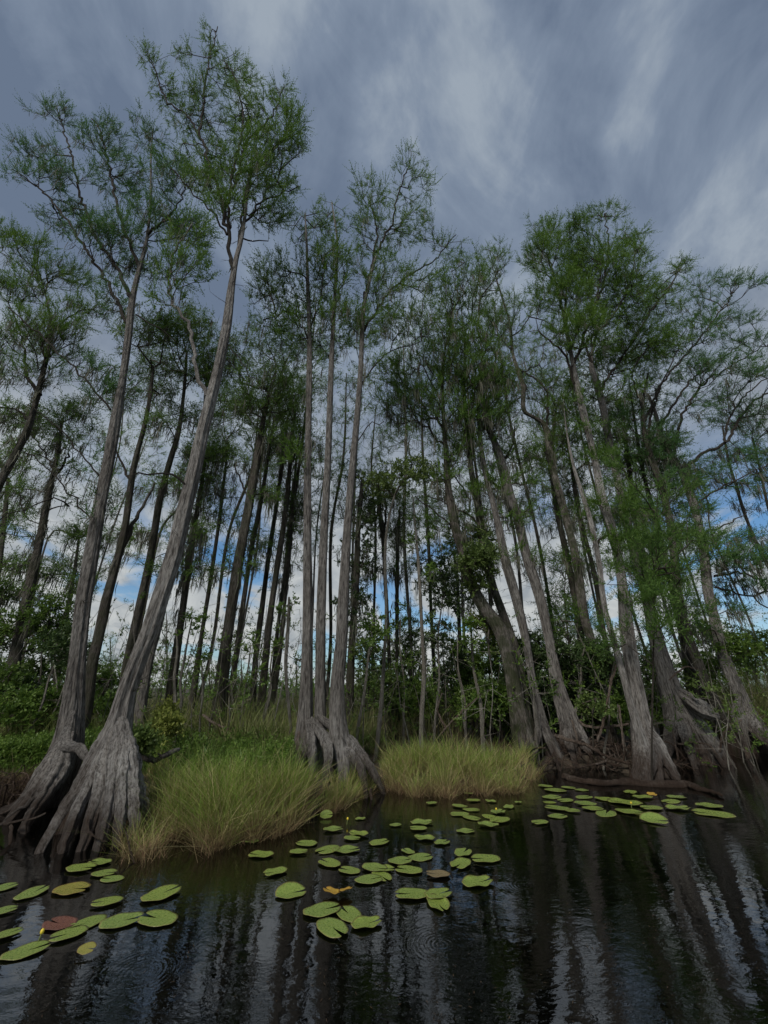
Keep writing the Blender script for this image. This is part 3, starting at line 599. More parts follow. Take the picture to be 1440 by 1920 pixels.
# left edge trees
tree('mossy cypress at the left edge whose trunk leans in from outside the picture', 8.3,
     [(-120,1350,60),(-70,1120,34),(-30,980,28),(0,905,26),(30,850,22),(55,795,21),(75,720,17),(87,670,13),(95,610,9),(85,550,6),(70,500,4)],
     [([(75,740),(50,700),(45,660),(30,600)],9,3),([(90,640),(120,600),(160,580)],5,2),([(60,790),(30,770),(-20,760)],6,3)],
     [(45,462,50,32),(110,515,60,40),(25,540,50,40),(150,575,44,24),(90,610,56,44),(55,700,54,40,0,.6),(175,590,24,16),(10,440,30,24),(20,640,50,40),(120,660,40,30,0,.6),(20,780,50,34,0,.6)],
     lean=.1, dens=.72, lf='leaf_cyp', bk='bark_dark', moss=.8, mossL=.6, butt=4, group=NEAR, seed=23, cling=55)
tree('dark cypress with shaggy moss left of the big grey one, its foot in green bushes', 10.0,
     [(10,1330,50),(28,1230,36),(48,1140,30),(65,1060,26),(80,985,22),(95,910,17),(108,850,13),(116,790,9)],
     [([(95,900),(120,870),(128,850)],6,4),([(85,960),(110,950),(135,940)],4,2),([(100,880),(70,830),(50,800)],4,2)],
     [(110,790,56,44),(60,850,50,34,0,.7),(30,920,50,30,0,.7),(120,880,30,24,0,.5),(60,800,40,30),(20,1000,30,24,0,.6),(150,760,34,24)],
     lean=.08, dens=.6, sty='far', lf='leaf_far', bk='bark_dark', moss=.9, mossL=.7, group=NEAR, seed=24, sprig=(760, 1180, .4), cling=60)
# second row, dark trunks
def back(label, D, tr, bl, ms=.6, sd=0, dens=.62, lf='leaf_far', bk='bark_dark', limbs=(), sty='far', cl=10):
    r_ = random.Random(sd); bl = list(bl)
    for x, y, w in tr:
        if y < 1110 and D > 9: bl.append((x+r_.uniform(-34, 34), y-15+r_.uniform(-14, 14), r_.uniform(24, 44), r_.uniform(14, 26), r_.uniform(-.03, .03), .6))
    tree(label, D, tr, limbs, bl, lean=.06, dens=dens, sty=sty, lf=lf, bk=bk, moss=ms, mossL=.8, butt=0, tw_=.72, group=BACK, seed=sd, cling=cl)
back('dark trunk with a mossy fork close behind the big left cypress', 8.6, [(160,1330,36),(172,1250,32),(185,1195,30),(200,1125,26),(220,1050,22),(235,985,20),(250,880,17),(270,800,13),(280,750,11),(288,690,8)],
     [(285,680,50,44),(240,740,36,30),(270,620,44,40),(310,740,30,30),(330,620,44,44)], .7, 31, limbs=[([(222,1040),(245,990),(262,960),(290,905)],13,4),([(245,900),(225,860),(210,830)],6,3)])
back('dark trunk seen between the two big left cypresses, curving up to the right', 9.5, [(225,1330,32),(240,1240,26),(252,1185,23),(268,1110,22),(285,1025,20),(300,935,18),(320,860,16),(335,810,12),(345,735,10),(350,660,7)],
     [(350,640,50,50),(320,700,40,40),(370,600,40,40),(300,800,30,24),(380,700,34,34)], .5, 32)
back('short-looking grey trunk tucked right behind the leaning pale cypress', 9.5, [(262,1340,34),(278,1240,28),(297,1170,24),(318,1080,20),(340,1000,17),(365,900,13),(380,800,10),(388,700,6)],
     [(390,690,34,40),(370,780,36,30),(400,840,40,34)], .4, 33, bk='bark_grey')
back('moss-draped black trunk just right of the leaning pale cypress', 10.5, [(318,1330,34),(326,1260,24),(340,1160,19),(352,1070,19),(365,985,14),(376,920,11),(385,860,8)],
     [(390,860,44,36),(360,900,34,30),(375,960,44,30,0,.7),(350,1030,34,30,0,.5),(410,920,30,24)], 1.3, 34, cl=30)
back('thin dark pole-like trunk left of the thick back trunk', 12.0, [(360,1320,20),(378,1190,12),(395,1085,11),(410,985,10),(420,900,8),(428,830,6)],
     [(430,800,36,36),(415,860,30,24),(440,750,40,30)], .5, 35, cl=8)
back('thickest dark trunk of the back row, broken and ragged at its top', 9.6, [(405,1380,60),(412,1320,38),(420,1235,32),(432,1150,28),(446,1060,26),(465,960,24),(478,885,22),(486,835,19),(494,785,12),(505,740,7)],
     [(500,720,50,50),(460,760,40,40),(540,760,50,40),(480,650,50,50),(430,680,36,40)], .5, 36, dens=.65, limbs=[([(470,945),(450,900),(440,870)],5,3)])
back('slim trunk close on the right of the thickest back trunk', 11.5, [(430,1330,22),(442,1230,14),(452,1160,13),(470,1040,12),(490,935,12),(502,860,9),(515,780,6)],
     [(520,770,44,40),(500,840,36,30),(540,820,40,34)], .5, 37, dens=.6)
back('slim trunk, first of a row of four behind the left grass', 12.5, [(472,1330,20),(480,1230,15),(492,1135,14),(505,1035,12),(520,935,11),(530,860,9),(540,780,6)],
     [(545,760,44,40),(525,700,44,40),(520,820,34,30)], .5, 38, dens=.6)
back('slim trunk, second and thickest of a row of four behind the left grass', 11.8, [(488,1340,26),(497,1250,19),(506,1160,17),(520,1060,15),(535,960,13),(545,860,10),(552,780,7)],
     [(555,740,40,40),(560,820,40,34),(540,660,40,40)], .5, 39, dens=.6)
back('slim trunk, third of a row of four behind the left grass', 13.5, [(508,1330,14),(520,1185,10),(532,1090,9),(541,1000,8),(550,900,6)], [(555,880,40,34),(535,920,34,28),(560,960,30,26)], .7, 40)
back('slim trunk, last of a row of four, leaning close to the three stems', 13.0, [(512,1310,11),(528,1180,9),(541,1060,9),(548,960,8),(556,860,6)], [(560,850,34,40),(545,960,24,34)], .9, 41)
back('ivy-wrapped dark trunk right behind the rightmost of the three stems', 10.5, [(655,1340,22),(660,1200,18),(668,1080,16),(672,980,13),(680,900,9)], [(680,1040,30,60,0,.6),(690,960,30,34,0,.7),(665,1140,30,50,0,.8)], .5, 42, lf='leaf_dark', sty='broad', dens=.8)
back('thin pair-like dark trunk with a mossy head between the three stems and the pale poles', 11.5, [(733,1330,13),(728,1200,10),(722,1080,10),(718,1000,12),(712,960,10),(708,920,6)], [(712,940,26,26),(730,920,24,24)], 1.3, 43, cl=18, limbs=[([(720,1000),(724,960),(722,930)],6,4)])
back('dark mossy trunk left of the tallest white pole', 12.5, [(745,1320,11),(744,1200,9),(745,1080,10),(746,1000,8),(750,950,5)], [(752,960,34,30),(740,1010,30,24),(760,1080,24,24,0,.6)], 1.2, 44, cl=12)
back('dim trunk in the gap under the leaning green-clad trunk', 14, [(868,1320,12),(862,1200,10),(858,1100,9),(852,1040,7)], [(850,1060,34,30),(870,1120,34,34),(820,1100,40,40)], .5, 45, lf='leaf_mid', sty='broad', dens=.6)
back('tall straight dark trunk behind the crooked cypress', 12.5, [(1105,1330,28),(1090,1200,20),(1078,1120,18),(1060,1030,17),(1045,960,15),(1035,880,12),(1040,780,8)], [(1050,740,50,50),(1020,860,44,44),(1070,820,44,44),(1060,900,40,40),(1000,720,40,34)], .5, 46, dens=.75)
back('narrow dark trunk framed between the crooked and the white-streaked cypress', 13, [(1160,1330,20),(1135,1200,14),(1115,1080,13),(1095,1000,12),(1078,920,10),(1065,830,7)], [(1085,760,44,44),(1110,860,44,44),(1080,960,36,36),(1050,820,34,34)], .6, 47, dens=.75)
back('dark trunk behind the buttressed cypress, second row', 12.5, [(1240,1330,26),(1225,1200,22),(1210,1080,20),(1193,980,18),(1180,880,14),(1170,800,10)], [(1170,780,44,44),(1200,860,50,40),(1150,840,34,34),(1190,960,36,36)], .6, 48, dens=.75)
back('long thin trunk behind the dark forking cypress', 12.5, [(1300,1330,22),(1280,1200,18),(1250,1060,16),(1225,960,14),(1205,880,11),(1190,790,8),(1180,720,5)], [(1200,760,44,40),(1240,820,44,40),(1270,900,40,40),(1250,960,36,30)], .6, 49, dens=.75, lf='leaf_cyp')
back('forked twin-looking trunk rising behind the dark forking cypress', 11.6, [(1318,1330,24),(1300,1250,20),(1283,1180,18),(1262,1100,15),(1245,1040,12),(1232,980,9)], [(1240,1000,40,40),(1220,1060,34,34),(1270,1080,34,30)], .6, 50, lf='leaf_cyp_bright', dens=.5)
back('distant thin trunk leaning before the sky near the right edge', 14, [(1440,1060,12),(1415,1010,10),(1395,960,10),(1380,910,9),(1365,860,8),(1355,800,6)], [(1360,790,44,34),(1400,840,40,30),(1350,860,34,30)], .8, 51, lf='leaf_cyp_blue')
back('second distant thin trunk close to the right edge', 14.5, [(1500,1100,12),(1460,1000,10),(1440,950,9),(1425,880,8),(1410,820,6)], [(1420,800,40,34),(1440,880,34,34),(1460,760,40,30)], .8, 52, lf='leaf_cyp_blue')
back('small dark tree with whippy top behind the mossy left trunk', 12, [(100,1330,18),(120,1180,14),(138,1080,10),(148,1010,7)], [(145,1000,36,28),(120,1060,34,30),(150,1100,30,30),(180,1020,24,18)], .7, 53)
back('dark moss-hung trunk at the extreme left edge', 11, [(-40,1330,34),(-20,1180,24),(-5,1080,20),(8,980,16),(15,900,11)], [(20,860,40,40),(10,960,36,30),(40,1060,34,24),(0,1100,30,30)], 1.0, 54)

ROW3 = 'thin cypresses of the third row seen in the gaps'
R3 = [(90,1010,700),(150,1180,820),(262,1180,900),(300,1170,620),(400,1200,760),(455,1180,640),(530,1180,560),(585,1180,640),(620,1200,700),(660,1200,600),(700,1190,760),(770,1200,640),(810,1180,700),(870,1190,800),(925,1190,580),(985,1200,620),(1040,1190,560),(1130,1190,700),(1200,1190,640),(1260,1180,760),(1330,1180,800),(1400,1150,860)]
for k, (x, yb, yt) in enumerate(R3):
    r_ = random.Random(900+k); D = r_.uniform(12.5, 17); bx = x+(x-720)*.10
    vx = lambda y: x+(720-x)*(1180-y)/1705*r_.uniform(.8, 1.15)
    kk_ = r_.uniform(.45, .95); tr = [(bx,1330,13*kk_),(x,yb,10*kk_),(vx(1000)+r_.uniform(-9, 9),1000,9*kk_),(vx((1000+yt)/2)+r_.uniform(-9, 9),(1000+yt)/2,7*kk_),(vx(yt),yt,2.5)]
    tr = [t for t in tr if t[1] > yt-1 and (t[1] != 1000 or yt < 960)]
    bl = []; y = yt
    while y < 1040: bl.append((vx(y)+r_.uniform(-40, 40), y+r_.uniform(-10, 20), r_.uniform(34, 56), r_.uniform(26, 42), r_.uniform(-.05, .05), r_.uniform(.3, .6) if y > yt+120 else .8)); y += r_.uniform(42, 80)
    tree('thin shaded cypress of the third row, %s of twenty-two from the left' % ['first','second','third','fourth','fifth','sixth','seventh','eighth','ninth','tenth','eleventh','twelfth','thirteenth','fourteenth','fifteenth','sixteenth','seventeenth','eighteenth','nineteenth','twentieth','twenty-first','last'][k],
         D, tr, (), bl, lean=.05, dens=.55, sty='far', lf='leaf_far' if k % 3 else 'leaf_cyp', bk='bark_grey' if k % 2 else 'bark_dark', moss=.35, mossL=.7, group=ROW3, seed=950+k, cling=6)
#REST#
# ------------------------------------------------------------------ pale saplings and understory
SAP = 'pale thin saplings in the undergrowth'
def sap(label, D, tr, bl=(), lf='leaf_mid', sd=0, bk='bark_white', dens=.5, sty='broad', ms=0, limbs=(), name='sapling', cat='sapling', group=SAP, lean=0.0, bias=(0, 0, 0), ground=None):
    return tree(label, D, tr, limbs, bl, lean=lean, dens=dens, sty=sty, lf=lf, bk=bk, moss=ms, mossL=.5, group=group, seed=sd, name=name, cat=cat, bias=bias, ground=ground)
sap('tallest white pole-like sapling rising from the right grass clump', 8.8, [(790,1400,12),(791,1340,11),(795,1260,10),(791,1180,9),(788,1120,8),(784,1050,7),(778,980,5),(774,930,3)],
    [(770,1000,34,30,0,.4),(800,1080,24,24,0,.4)], sd=61, ms=.8, limbs=[([(785,1075),(795,1055),(815,1035),(850,1025)],3,1.5)])
sap('white sapling stem with bright leafy broadleaf head, its foot curving to the dark inlet', 8.6, [(700,1452,12),(706,1410,11),(713,1340,10),(718,1270,9),(722,1200,8),(724,1120,7),(722,1050,7),(726,990,6),(740,930,5),(760,895,4)],
    [(765,888,58,24),(715,918,32,24),(800,880,44,26),(740,905,40,24),(700,900,20,18),(820,890,24,20)], lf='leaf_broad', sd=62, dens=.55)
sap('thin pale stem leaning right beside the three-stemmed cypress', 8.8, [(666,1405,8),(672,1360,8),(681,1310,7),(688,1260,6),(694,1200,5),(702,1150,3)], [(705,1180,24,30)], sd=63)
sap('half-black half-white thin stem left of the three-stemmed cypress', 8.2, [(547,1410,8),(543,1340,8),(538,1290,9),(536,1240,9),(540,1180,8),(542,1120,5)], [(540,1130,20,24,0,.4)], sd=64, ms=1.2)
sap('pale wiggly stem pair-like sapling left of the thickest back trunk', 8.6, [(326,1400,10),(331,1360,9),(340,1320,8),(338,1280,7),(345,1240,6),(352,1200,4),(360,1160,3)], [(350,1170,22,24,0,.4)], sd=65)
sap('pale straight stem behind the yellow-green bush', 9.2, [(326,1370,9),(329,1320,9),(327,1270,8),(333,1220,6),(330,1180,4)], [], sd=66)
sap('thin grey stem standing in the green reeds', 8.8, [(374,1400,6),(375,1350,5),(380,1300,5),(378,1240,3)], [(380,1240,14,18,0,.5)], sd=67)
sap('thin pale stem leaning right in reeds below the row of four trunks', 9.2, [(450,1370,5),(455,1320,5),(463,1270,4),(470,1210,3)], [(472,1210,14,18,0,.4)], sd=68)
sap('thin curved pale stem just left of the half-black stem', 9.2, [(492,1355,6),(503,1320,6),(508,1290,5),(507,1250,4),(515,1200,3)], [(518,1200,14,18,0,.4)], sd=69)
sap('short pale stem leaning right in front of the half-black stem', 8.6, [(507,1385,5),(514,1350,5),(524,1310,4),(530,1280,3)], [], sd=70)
for k, (x, y, x2, y2, w) in enumerate([(45,1395,118,1215,8),(5,1400,38,1290,8),(75,1380,150,1230,7),(100,1360,108,1200,6),(60,1330,90,1170,5)]):
    sap('pale leaning stem in the left thicket, %s of five from the left' % ['second', 'first', 'fourth', 'last', 'third'][k], 8.6+.3*k,
        [(x,y,w),((x*.6+x2*.4)+4,y*.6+y2*.4,w*.85),((x*.3+x2*.7)-3,y*.3+y2*.7,w*.7),(x2,y2,w*.45)], [(x2,y2,26,28)], sd=71+k, lf='leaf_dark')
for k, (x, y, x2, y2, w, t) in enumerate([(905,1385,884,1180,10,'grey forked sapling stem in front of the swollen elbow trunk'),(873,1365,858,1200,6,'thin stem left of the grey forked sapling'),
        (816,1350,830,1120,6,'slim stem carrying dark broad leaves right of the tallest white pole'),(757,1345,752,1150,5,'thin shaded stem left of the tallest white pole'),
        (1133,1405,1152,1240,6,'bare thin stem leaning beside the white-streaked cypress foot'),(1170,1405,1158,1320,5,'short bare upright stick stem among the tangled roots'),
        (1080,1330,1100,1200,8,'thin mossy stem right of the stout leaning cypress')]):
    sap(t, [9.0,9.6,10,10.5,9.0,9.0,10.5][k], [(x,y,w),((x*2+x2)/3+3,(y*2+y2)/3,w*.85),((x+x2*2)/3-4,(y+y2*2)/3,w*.7),(x2,y2,w*.45)],
        [[(884,1190,20,28)],[(855,1200,20,24)],[(820,1060,36,32,0,1.2),(836,1120,26,40,0,1.2),(815,1190,24,34,0,1.1),(840,1240,20,30)],[(755,1160,16,24)],[],[],[(1100,1210,24,24)]][k], sd=80+k, lf='leaf_dark' if k in (2, 6) else 'leaf_mid')
# shrubs
SHR = 'shrubs and small trees filling the gaps'
def shrub(label, D, x, yb, blobs, lf, sd, sty='broad', dens=.9, bk='bark_dark', w=8, name='shrub', cat='shrub', bias=(0, 0, 0)):
    yt = min(b[1] for b in blobs); cx = np.mean([b[0] for b in blobs])
    sap(label, D, [(x,yb,w),(x*.6+cx*.4,yb*.6+yt*.4,w*.7),(cx,yb*.25+yt*.75,w*.45),(cx+2,yt,w*.25)], blobs, lf, sd, bk, dens, sty, name=name, cat=cat, group=SHR, bias=bias)
shrub('feathery light green young cypress between the stout leaning cypress and the crooked one', 12.5, 1075, 1340, [(1060,1060,30,34),(1050,1120,40,36),(1085,1150,34,34),(1060,1190,50,30),(1040,1160,24,30)], 'leaf_cyp_bright', 101, 'far', .9, name='young_cypress', cat='young tree')
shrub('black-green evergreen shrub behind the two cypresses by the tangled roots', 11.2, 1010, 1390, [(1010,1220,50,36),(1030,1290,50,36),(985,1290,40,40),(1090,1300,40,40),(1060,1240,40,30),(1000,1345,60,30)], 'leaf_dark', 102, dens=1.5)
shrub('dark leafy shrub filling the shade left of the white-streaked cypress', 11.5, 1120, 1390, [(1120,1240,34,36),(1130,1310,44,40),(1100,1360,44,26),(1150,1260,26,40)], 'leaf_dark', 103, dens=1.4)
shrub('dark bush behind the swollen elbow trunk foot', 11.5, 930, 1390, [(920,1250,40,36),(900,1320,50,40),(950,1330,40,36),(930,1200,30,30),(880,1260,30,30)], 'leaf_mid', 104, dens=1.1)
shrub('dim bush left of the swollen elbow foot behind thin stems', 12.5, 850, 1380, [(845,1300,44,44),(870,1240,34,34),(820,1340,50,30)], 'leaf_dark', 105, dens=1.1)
shrub('olive bush behind the tallest white pole', 12.5, 770, 1380, [(765,1240,36,40),(750,1300,40,44),(790,1310,34,40),(770,1190,20,28)], 'leaf_mid', 106, dens=1.0)
shrub('yellowish green bush behind the rightmost of the three stems', 11.5, 690, 1370, [(695,1240,30,34),(685,1300,34,36),(720,1290,30,34),(670,1220,18,24)], 'leaf_broad', 107, dens=.8)
shrub('small yellow-green bush on a stalk in the left reeds', 7.9, 314, 1400, [(312,1345,14,24),(318,1362,16,14),(306,1368,10,12)], 'leaf_yellow', 108, dens=1.6, w=4)
shrub('small glossy bush with pale leaves before the dark shade by the roots', 9.0, 1112, 1400, [(1110,1318,22,12),(1124,1332,14,10),(1098,1330,12,8)], 'leaf_broad', 109, dens=1.3, w=5)
shrub('low leafy bush leaning between the crooked cypress and pale slender cypress', 10.2, 940, 1370, [(935,1300,34,16),(955,1320,30,16),(905,1310,20,14)], 'leaf_mid', 110, dens=1.0, w=5)
shrub('bright green sprays of a young cypress hanging in front of the right trunks', 7.9, 1222, 1440, [(1250,925,50,30),(1190,955,44,36),(1280,985,46,34),(1215,1015,50,38),(1190,1075,46,30),(1235,1125,46,30),(1150,1195,26,34),(1265,1070,44,36),(1310,1030,34,36),(1165,880,34,24),(1230,1180,40,30),(1290,1130,34,30)], 'leaf_cyp_bright', 111, 'cypb', .27, 'twig', 6, name='young_cypress', cat='young tree')
shrub('leafy bush with light tips under the fork of the right edge cypress', 12, 1340, 1370, [(1330,1190,36,30),(1350,1240,40,36),(1310,1260,34,34),(1380,1215,30,26)], 'leaf_mid', 112, dens=1.0)
shrub('bush at the right edge behind the tall grass', 13, 1420, 1360, [(1410,1200,34,24),(1440,1220,34,34),(1400,1250,34,34)], 'leaf_mid', 113, dens=.9)
shrub('shaded bush between the white-streaked and the buttressed cypress', 11.5, 1215, 1390, [(1215,1250,24,40),(1220,1310,26,40),(1160,1330,20,40)], 'leaf_mid', 114, dens=1.0)
shrub('dark tangled bush at the far left edge, highest of the left thicket', 10.5, 0, 1380, [(10,1110,44,34),(40,1170,50,40),(0,1200,44,40),(90,1210,40,36)], 'leaf_mid', 115, dens=.55, w=12)
shrub('olive green bush in the left thicket just left of the big grey cypress', 10.0, 110, 1390, [(110,1140,34,30),(120,1190,30,34),(70,1260,50,36),(105,1310,40,40),(60,1320,50,34)], 'leaf_mid', 116, dens=.6, w=10)
shrub('dark low bush under the left thicket at the picture edge', 9.0, 10, 1400, [(10,1270,40,34),(-10,1320,50,40),(40,1340,40,28)], 'leaf_mid', 117, dens=.6, w=10)
shrub('shady shrub right behind the trunk of the big grey cypress', 10.0, 190, 1370, [(190,1280,30,34),(175,1330,34,34),(215,1330,30,30)], 'leaf_mid', 118, dens=.9)
shrub('small green sprig bush at the back of the leaning pale cypress foot', 7.0, 262, 1420, [(262,1390,16,18),(255,1410,14,12)], 'leaf_broad', 119, dens=1.3, w=4)
FARTREE = 'small far-off conifers over the reeds'
for k, (x, yb, yt, w, D, t) in enumerate([(207,1300,1195,16,22,'small far conifer seen left of the leaning pale cypress'),(312,1300,1150,15,26,'narrow far conifer against the sky right of the leaning pale cypress'),
      (392,1300,1245,12,30,'low far conifer between the two dark poles'),(452,1300,1235,14,28,'far conifer left of the row of four'),(600,1300,1230,12,30,'far conifer glimpsed between the three stems'),
      (770,1300,1120,24,20,'slim far tree behind the tallest white pole'),(555,1300,1240,10,28,'far conifer just left of the three stems')]):
    n = 4; bl = [(x, yt+(yb-yt)*(i+.5)/n, w*(.35+.65*(i+1)/n), (yb-yt)/n*.8) for i in range(n)]
    sap(t, D, [(x,yb,6),(x+1,(yb+yt)/2,4),(x,yt,2)], bl, 'leaf_far', 130+k, 'bark_dark', .55, 'far', name='conifer', cat='conifer', group=FARTREE)
# leafy clumps growing on two trunks
for k, (D, x, y, bl, t) in enumerate([(9.05, 868, 1035, [(866,1012,26,24),(880,1050,22,26),(893,1090,20,22)], 'leafy vine clump on the swollen elbow trunk'),
                                  (9.3, 908, 1060, [(905,1005,20,22),(912,1050,16,34),(900,1040,22,20)], 'leafy vine clump on the thin ivy-green trunk'),
                                  (9.0, 905, 1170, [(905,1165,26,16),(925,1180,18,14)], 'bright leafy sprig at the foot of the swollen elbow')]):
    sap(t, D, [(x+14,y+60,4),(x+6,y+20,4),(x,y,3)], bl, 'leaf_yellow' if k == 2 else 'leaf_broad', 140+k, 'bark_moss', 1.3, name='climbing_vine', cat='vine', group='leafy clumps climbing the trunks', ground=PZ(0,1600)[2]+float(P(x, y+60, D)[2]))

# ------------------------------------------------------------------ grasses
rng = np.random.default_rng(321); ac = Acc(); lv = Acc(); lb_ = Acc()
for k in range(300):
    px = rng.uniform(-80, 1500); D = rng.uniform(8.6, 17); b = P(px, 1330, D); b[2] = gz(b[0], b[1])-.05; L = rng.uniform(1.1, 3.4)*(1 if D < 12 else 1.25)
    ln = np.array([rng.normal()*.16-.05*np.sign(px-720), rng.normal()*.1, 1.0]); q = [b]
    for i in range(4): q.append(q[-1]+ln*L/4+rng.normal(size=3)*np.array([.06, .06, 0]))
    r0 = rng.uniform(.007, .02); s2 = spline(np.hstack([np.array(q), np.linspace(r0, r0*.35, 5)[:, None]]), .3)
    tube(ac, s2[:, :3], s2[:, 3], 5)
    n = rng.integers(4, 14); ii = rng.integers(len(s2)//3, len(s2), n)
    O = s2[ii, :3]+rng.normal(size=(n, 3))*np.array([.26, .2, .2]); d_ = nrm(O-s2[ii, :3]+np.array([0, 0, .2]))
    prisms(ac, s2[ii, :3], O, np.full(n, .004), np.full(n, .002))
    foliage(lv if k % 3 else lb_, O, d_, 3, 6, .22, .065, .032, .7, .2)
tag(ac.build('sapling_thicket', M['bark_white']), 'thicket of countless thin pale stems behind the bank', 'thicket', kind='stuff')
tag(lv.build('thicket_leaves', M['leaf_mid'], smooth=False), 'sparse light green leaves on the thin stems behind the bank', 'leaves', kind='stuff')
tag(lb_.build('thicket_leaves', M['leaf_broad'], smooth=False), 'yellower broad leaves on the thin stems behind the bank', 'leaves', kind='stuff')
def blades(acc, O, h, w, lean, curl, seg=4):
    n = len(O); h = np.broadcast_to(h, (n,)); w = np.broadcast_to(w, (n,))
    a = rng.uniform(0, 6.283, n); s_ = np.stack([np.cos(a), np.sin(a), np.zeros(n)], 1)
    ln = lean + rng.normal(size=(n, 3))*np.array([.30, .30, 0])*np.where(rng.random((n, 1)) < .2, 2.2, 1.0); cu = nrm(rng.normal(size=(n, 3))*np.array([1, 1, .0])+lean*1.5)*curl*rng.uniform(.2, 1.3, (n, 1))
    V = np.zeros((n, seg+1, 2, 3)); UV = np.zeros((n, seg+1, 2, 2))
    for k in range(seg+1):
        t = k/seg; p = O + ln*(h*t)[:, None] + cu*(h*t*t)[:, None]; p[:, 2] = O[:, 2] + h*(t - .35*np.linalg.norm(cu, axis=1)*t*t*1.2)
        ww = (w*(1-t**1.6*.92)/2)[:, None]; V[:, k, 0] = p-s_*ww; V[:, k, 1] = p+s_*ww; UV[:, k, :, 1] = t
    b = np.arange(n)[:, None]*(seg+1)*2
    for k in range(seg): pass
    Q = np.concatenate([b+np.array([[2*k, 2*k+1, 2*k+3, 2*k+2]]) for k in range(seg)])
    acc.add(V.reshape(-1, 3), Q, None, UV.reshape(-1, 2))
def patch(n, pxa, pxb, d0, d1, dist=None):
    """points on the ground, px range measured at the shore, d0..d1 metres inland of the shore line"""
    d = rng.uniform(d0, d1, n) if dist is None else d0+(d1-d0)*rng.random(n)**dist
    px = rng.uniform(pxa, pxb, n); a = (px-720)/F
    y = np.full(n, 6.0); x = y*a
    for _ in range(12):
        y = shore(x)+d; x = a*(y*cp+(-H)*sp)
    return np.stack([x, y, gz(x, y)], 1)
rng = np.random.default_rng(501)
def clump(label, pxa, pxb, d0, d1, n, h0, h1, nd, mt='grass', name='grass_clump', w=(.004, .010), lean=(0, -.10, 0), curl=.5, tufts=60):
    ac = Acc(); T = patch(tufts, pxa, pxb, d0, d1); k = rng.integers(0, tufts, n); n = n
    O = np.where(rng.random((n, 1)) < .8, T[k]+rng.normal(size=(n, 3))*np.array([.045, .045, 0]), patch(n, pxa, pxb, d0, d1)); O[:, 2] = gz(O[:, 0], O[:, 1])-.02
    wob = lambda O: .10*np.sin(O[:, 0]*5.1+1)+.08*np.sin(O[:, 0]*11.3)+.05*np.sin(O[:, 0]*23)
    O[:, 1] += wob(O)*np.clip(1.2-(O[:, 1]-shore(O[:, 0])), 0, 1); O[:, 2] = np.maximum(gz(O[:, 0], O[:, 1]), -.06)-.02
    th = rng.uniform(.5, 1.35, tufts)[k]
    # the clump is domed: lower at its ends
    pxn = 720+F*O[:, 0]/(O[:, 1]*cp-H*sp); e = np.clip(np.minimum(pxn-pxa, pxb-pxn)/70+.15*np.sin(pxn*.11), 0, 1)**.7; e = e*(1+.16*np.sin(pxn*.045+1)+.12*np.sin(pxn*.13))
    hh = (h0+(h1-h0)*rng.random(n)**.8)*th*(.6+.4*e)*np.where(rng.random(n) < .06, 1.3, 1)
    blades(ac, O, hh, rng.uniform(w[0], w[1], n), np.array(lean), curl)
    if nd:
        O = patch(nd, pxa-4, pxb+4, d0-.14, d0+.18); O[:, 1] += wob(O)+rng.normal(size=nd)*.06; O[:, 2] = np.maximum(gz(O[:, 0], O[:, 1]), -.05)
        b2 = Acc(); blades(b2, O, rng.uniform(.10, .50, nd)*(.55+.45*np.sin(O[:, 0]*7.7)**2), rng.uniform(.003, .008, nd), np.array([0, -.2, 0]), .7)
        ac2 = b2
    o = ac.build(name, M[mt], smooth=False); tag(o, label, 'grass', kind='stuff')
    if nd: d_ = ac2.build('dead_stems', M['straw'], o, smooth=False); d_['kind'] = 'stuff'
M['straw'] = grassmat('dry_straw', (.20, .145, .08), (.34, .27, .13), (.38, .35, .16), (.20, .12, .075), .4)
clump('tall bright green marsh grass with straw-coloured stems between the leaning pale cypress and the three stems', 268, 572, -.02, 1.0, 12500, .28, .56, 3400, tufts=130)
clump('short straw-coloured grass at the foot of the leaning pale cypress', 226, 292, -.55, .1, 800, .2, .5, 500, tufts=14)
clump('grass tuft in front of the right foot of the three-stemmed cypress', 612, 692, -.05, .4, 2000, .26, .46, 900, tufts=24)
clump('bright green marsh grass right of the dark inlet with white poles behind', 722, 955, -.02, 1.1, 7500, .26, .56, 2200, tufts=90)
clump('sparse straw grass at the right end of the right grass clump', 945, 1008, -.02, .6, 1100, .3, .6, 500, mt='grass', tufts=20)
# green cover and reeds behind
ac = Acc(); O = patch(9000, -60, 150, 1.0, 4.5); O[:, 2] += rng.uniform(0, .42, len(O))
foliage(ac, O, nrm(rng.normal(size=O.shape)), 2, 5, .16, .06, .03, .8, .5)
O = patch(2500, 130, 540, .9, 3.6); O[:, 2] += rng.uniform(0, .5, len(O)); foliage(ac, O, nrm(rng.normal(size=O.shape)), 2, 4, .16, .05, .028, .8, .5)
tag(ac.build('ground_cover', M['leaf_mid'], smooth=False), 'low leafy green cover on the left bank behind the roots', 'ground cover', kind='stuff')
ac = Acc(); O = patch(5000, -60, 160, .9, 4.5); blades(ac, O, rng.uniform(.2, .5, len(O)), rng.uniform(.006, .014, len(O)), np.array([0, 0, 0.]), .5)
O = np.vstack([patch(5000, 140, 540, .9, 3.0), patch(1300, 540, 720, 1.9, 3.2)]); blades(ac, O, rng.uniform(.3, .7, len(O)), rng.uniform(.006, .013, len(O)), np.array([0, 0, 0.]), .45)
tag(ac.build('low_grass', M['reed_green'], smooth=False), 'low dark green grass covering the bank behind the bright clumps', 'grass', kind='stuff')
ac = Acc(); O = patch(26000, -250, 700, 2.5, 22, 1.5); hr = rng.uniform(.55, 1.15, len(O))
blades(ac, O, hr*(1+.2*np.sin(O[:, 0]*1.3)), rng.uniform(.010, .024, len(O)), np.array([0, 0, 0.]), .35, 3)
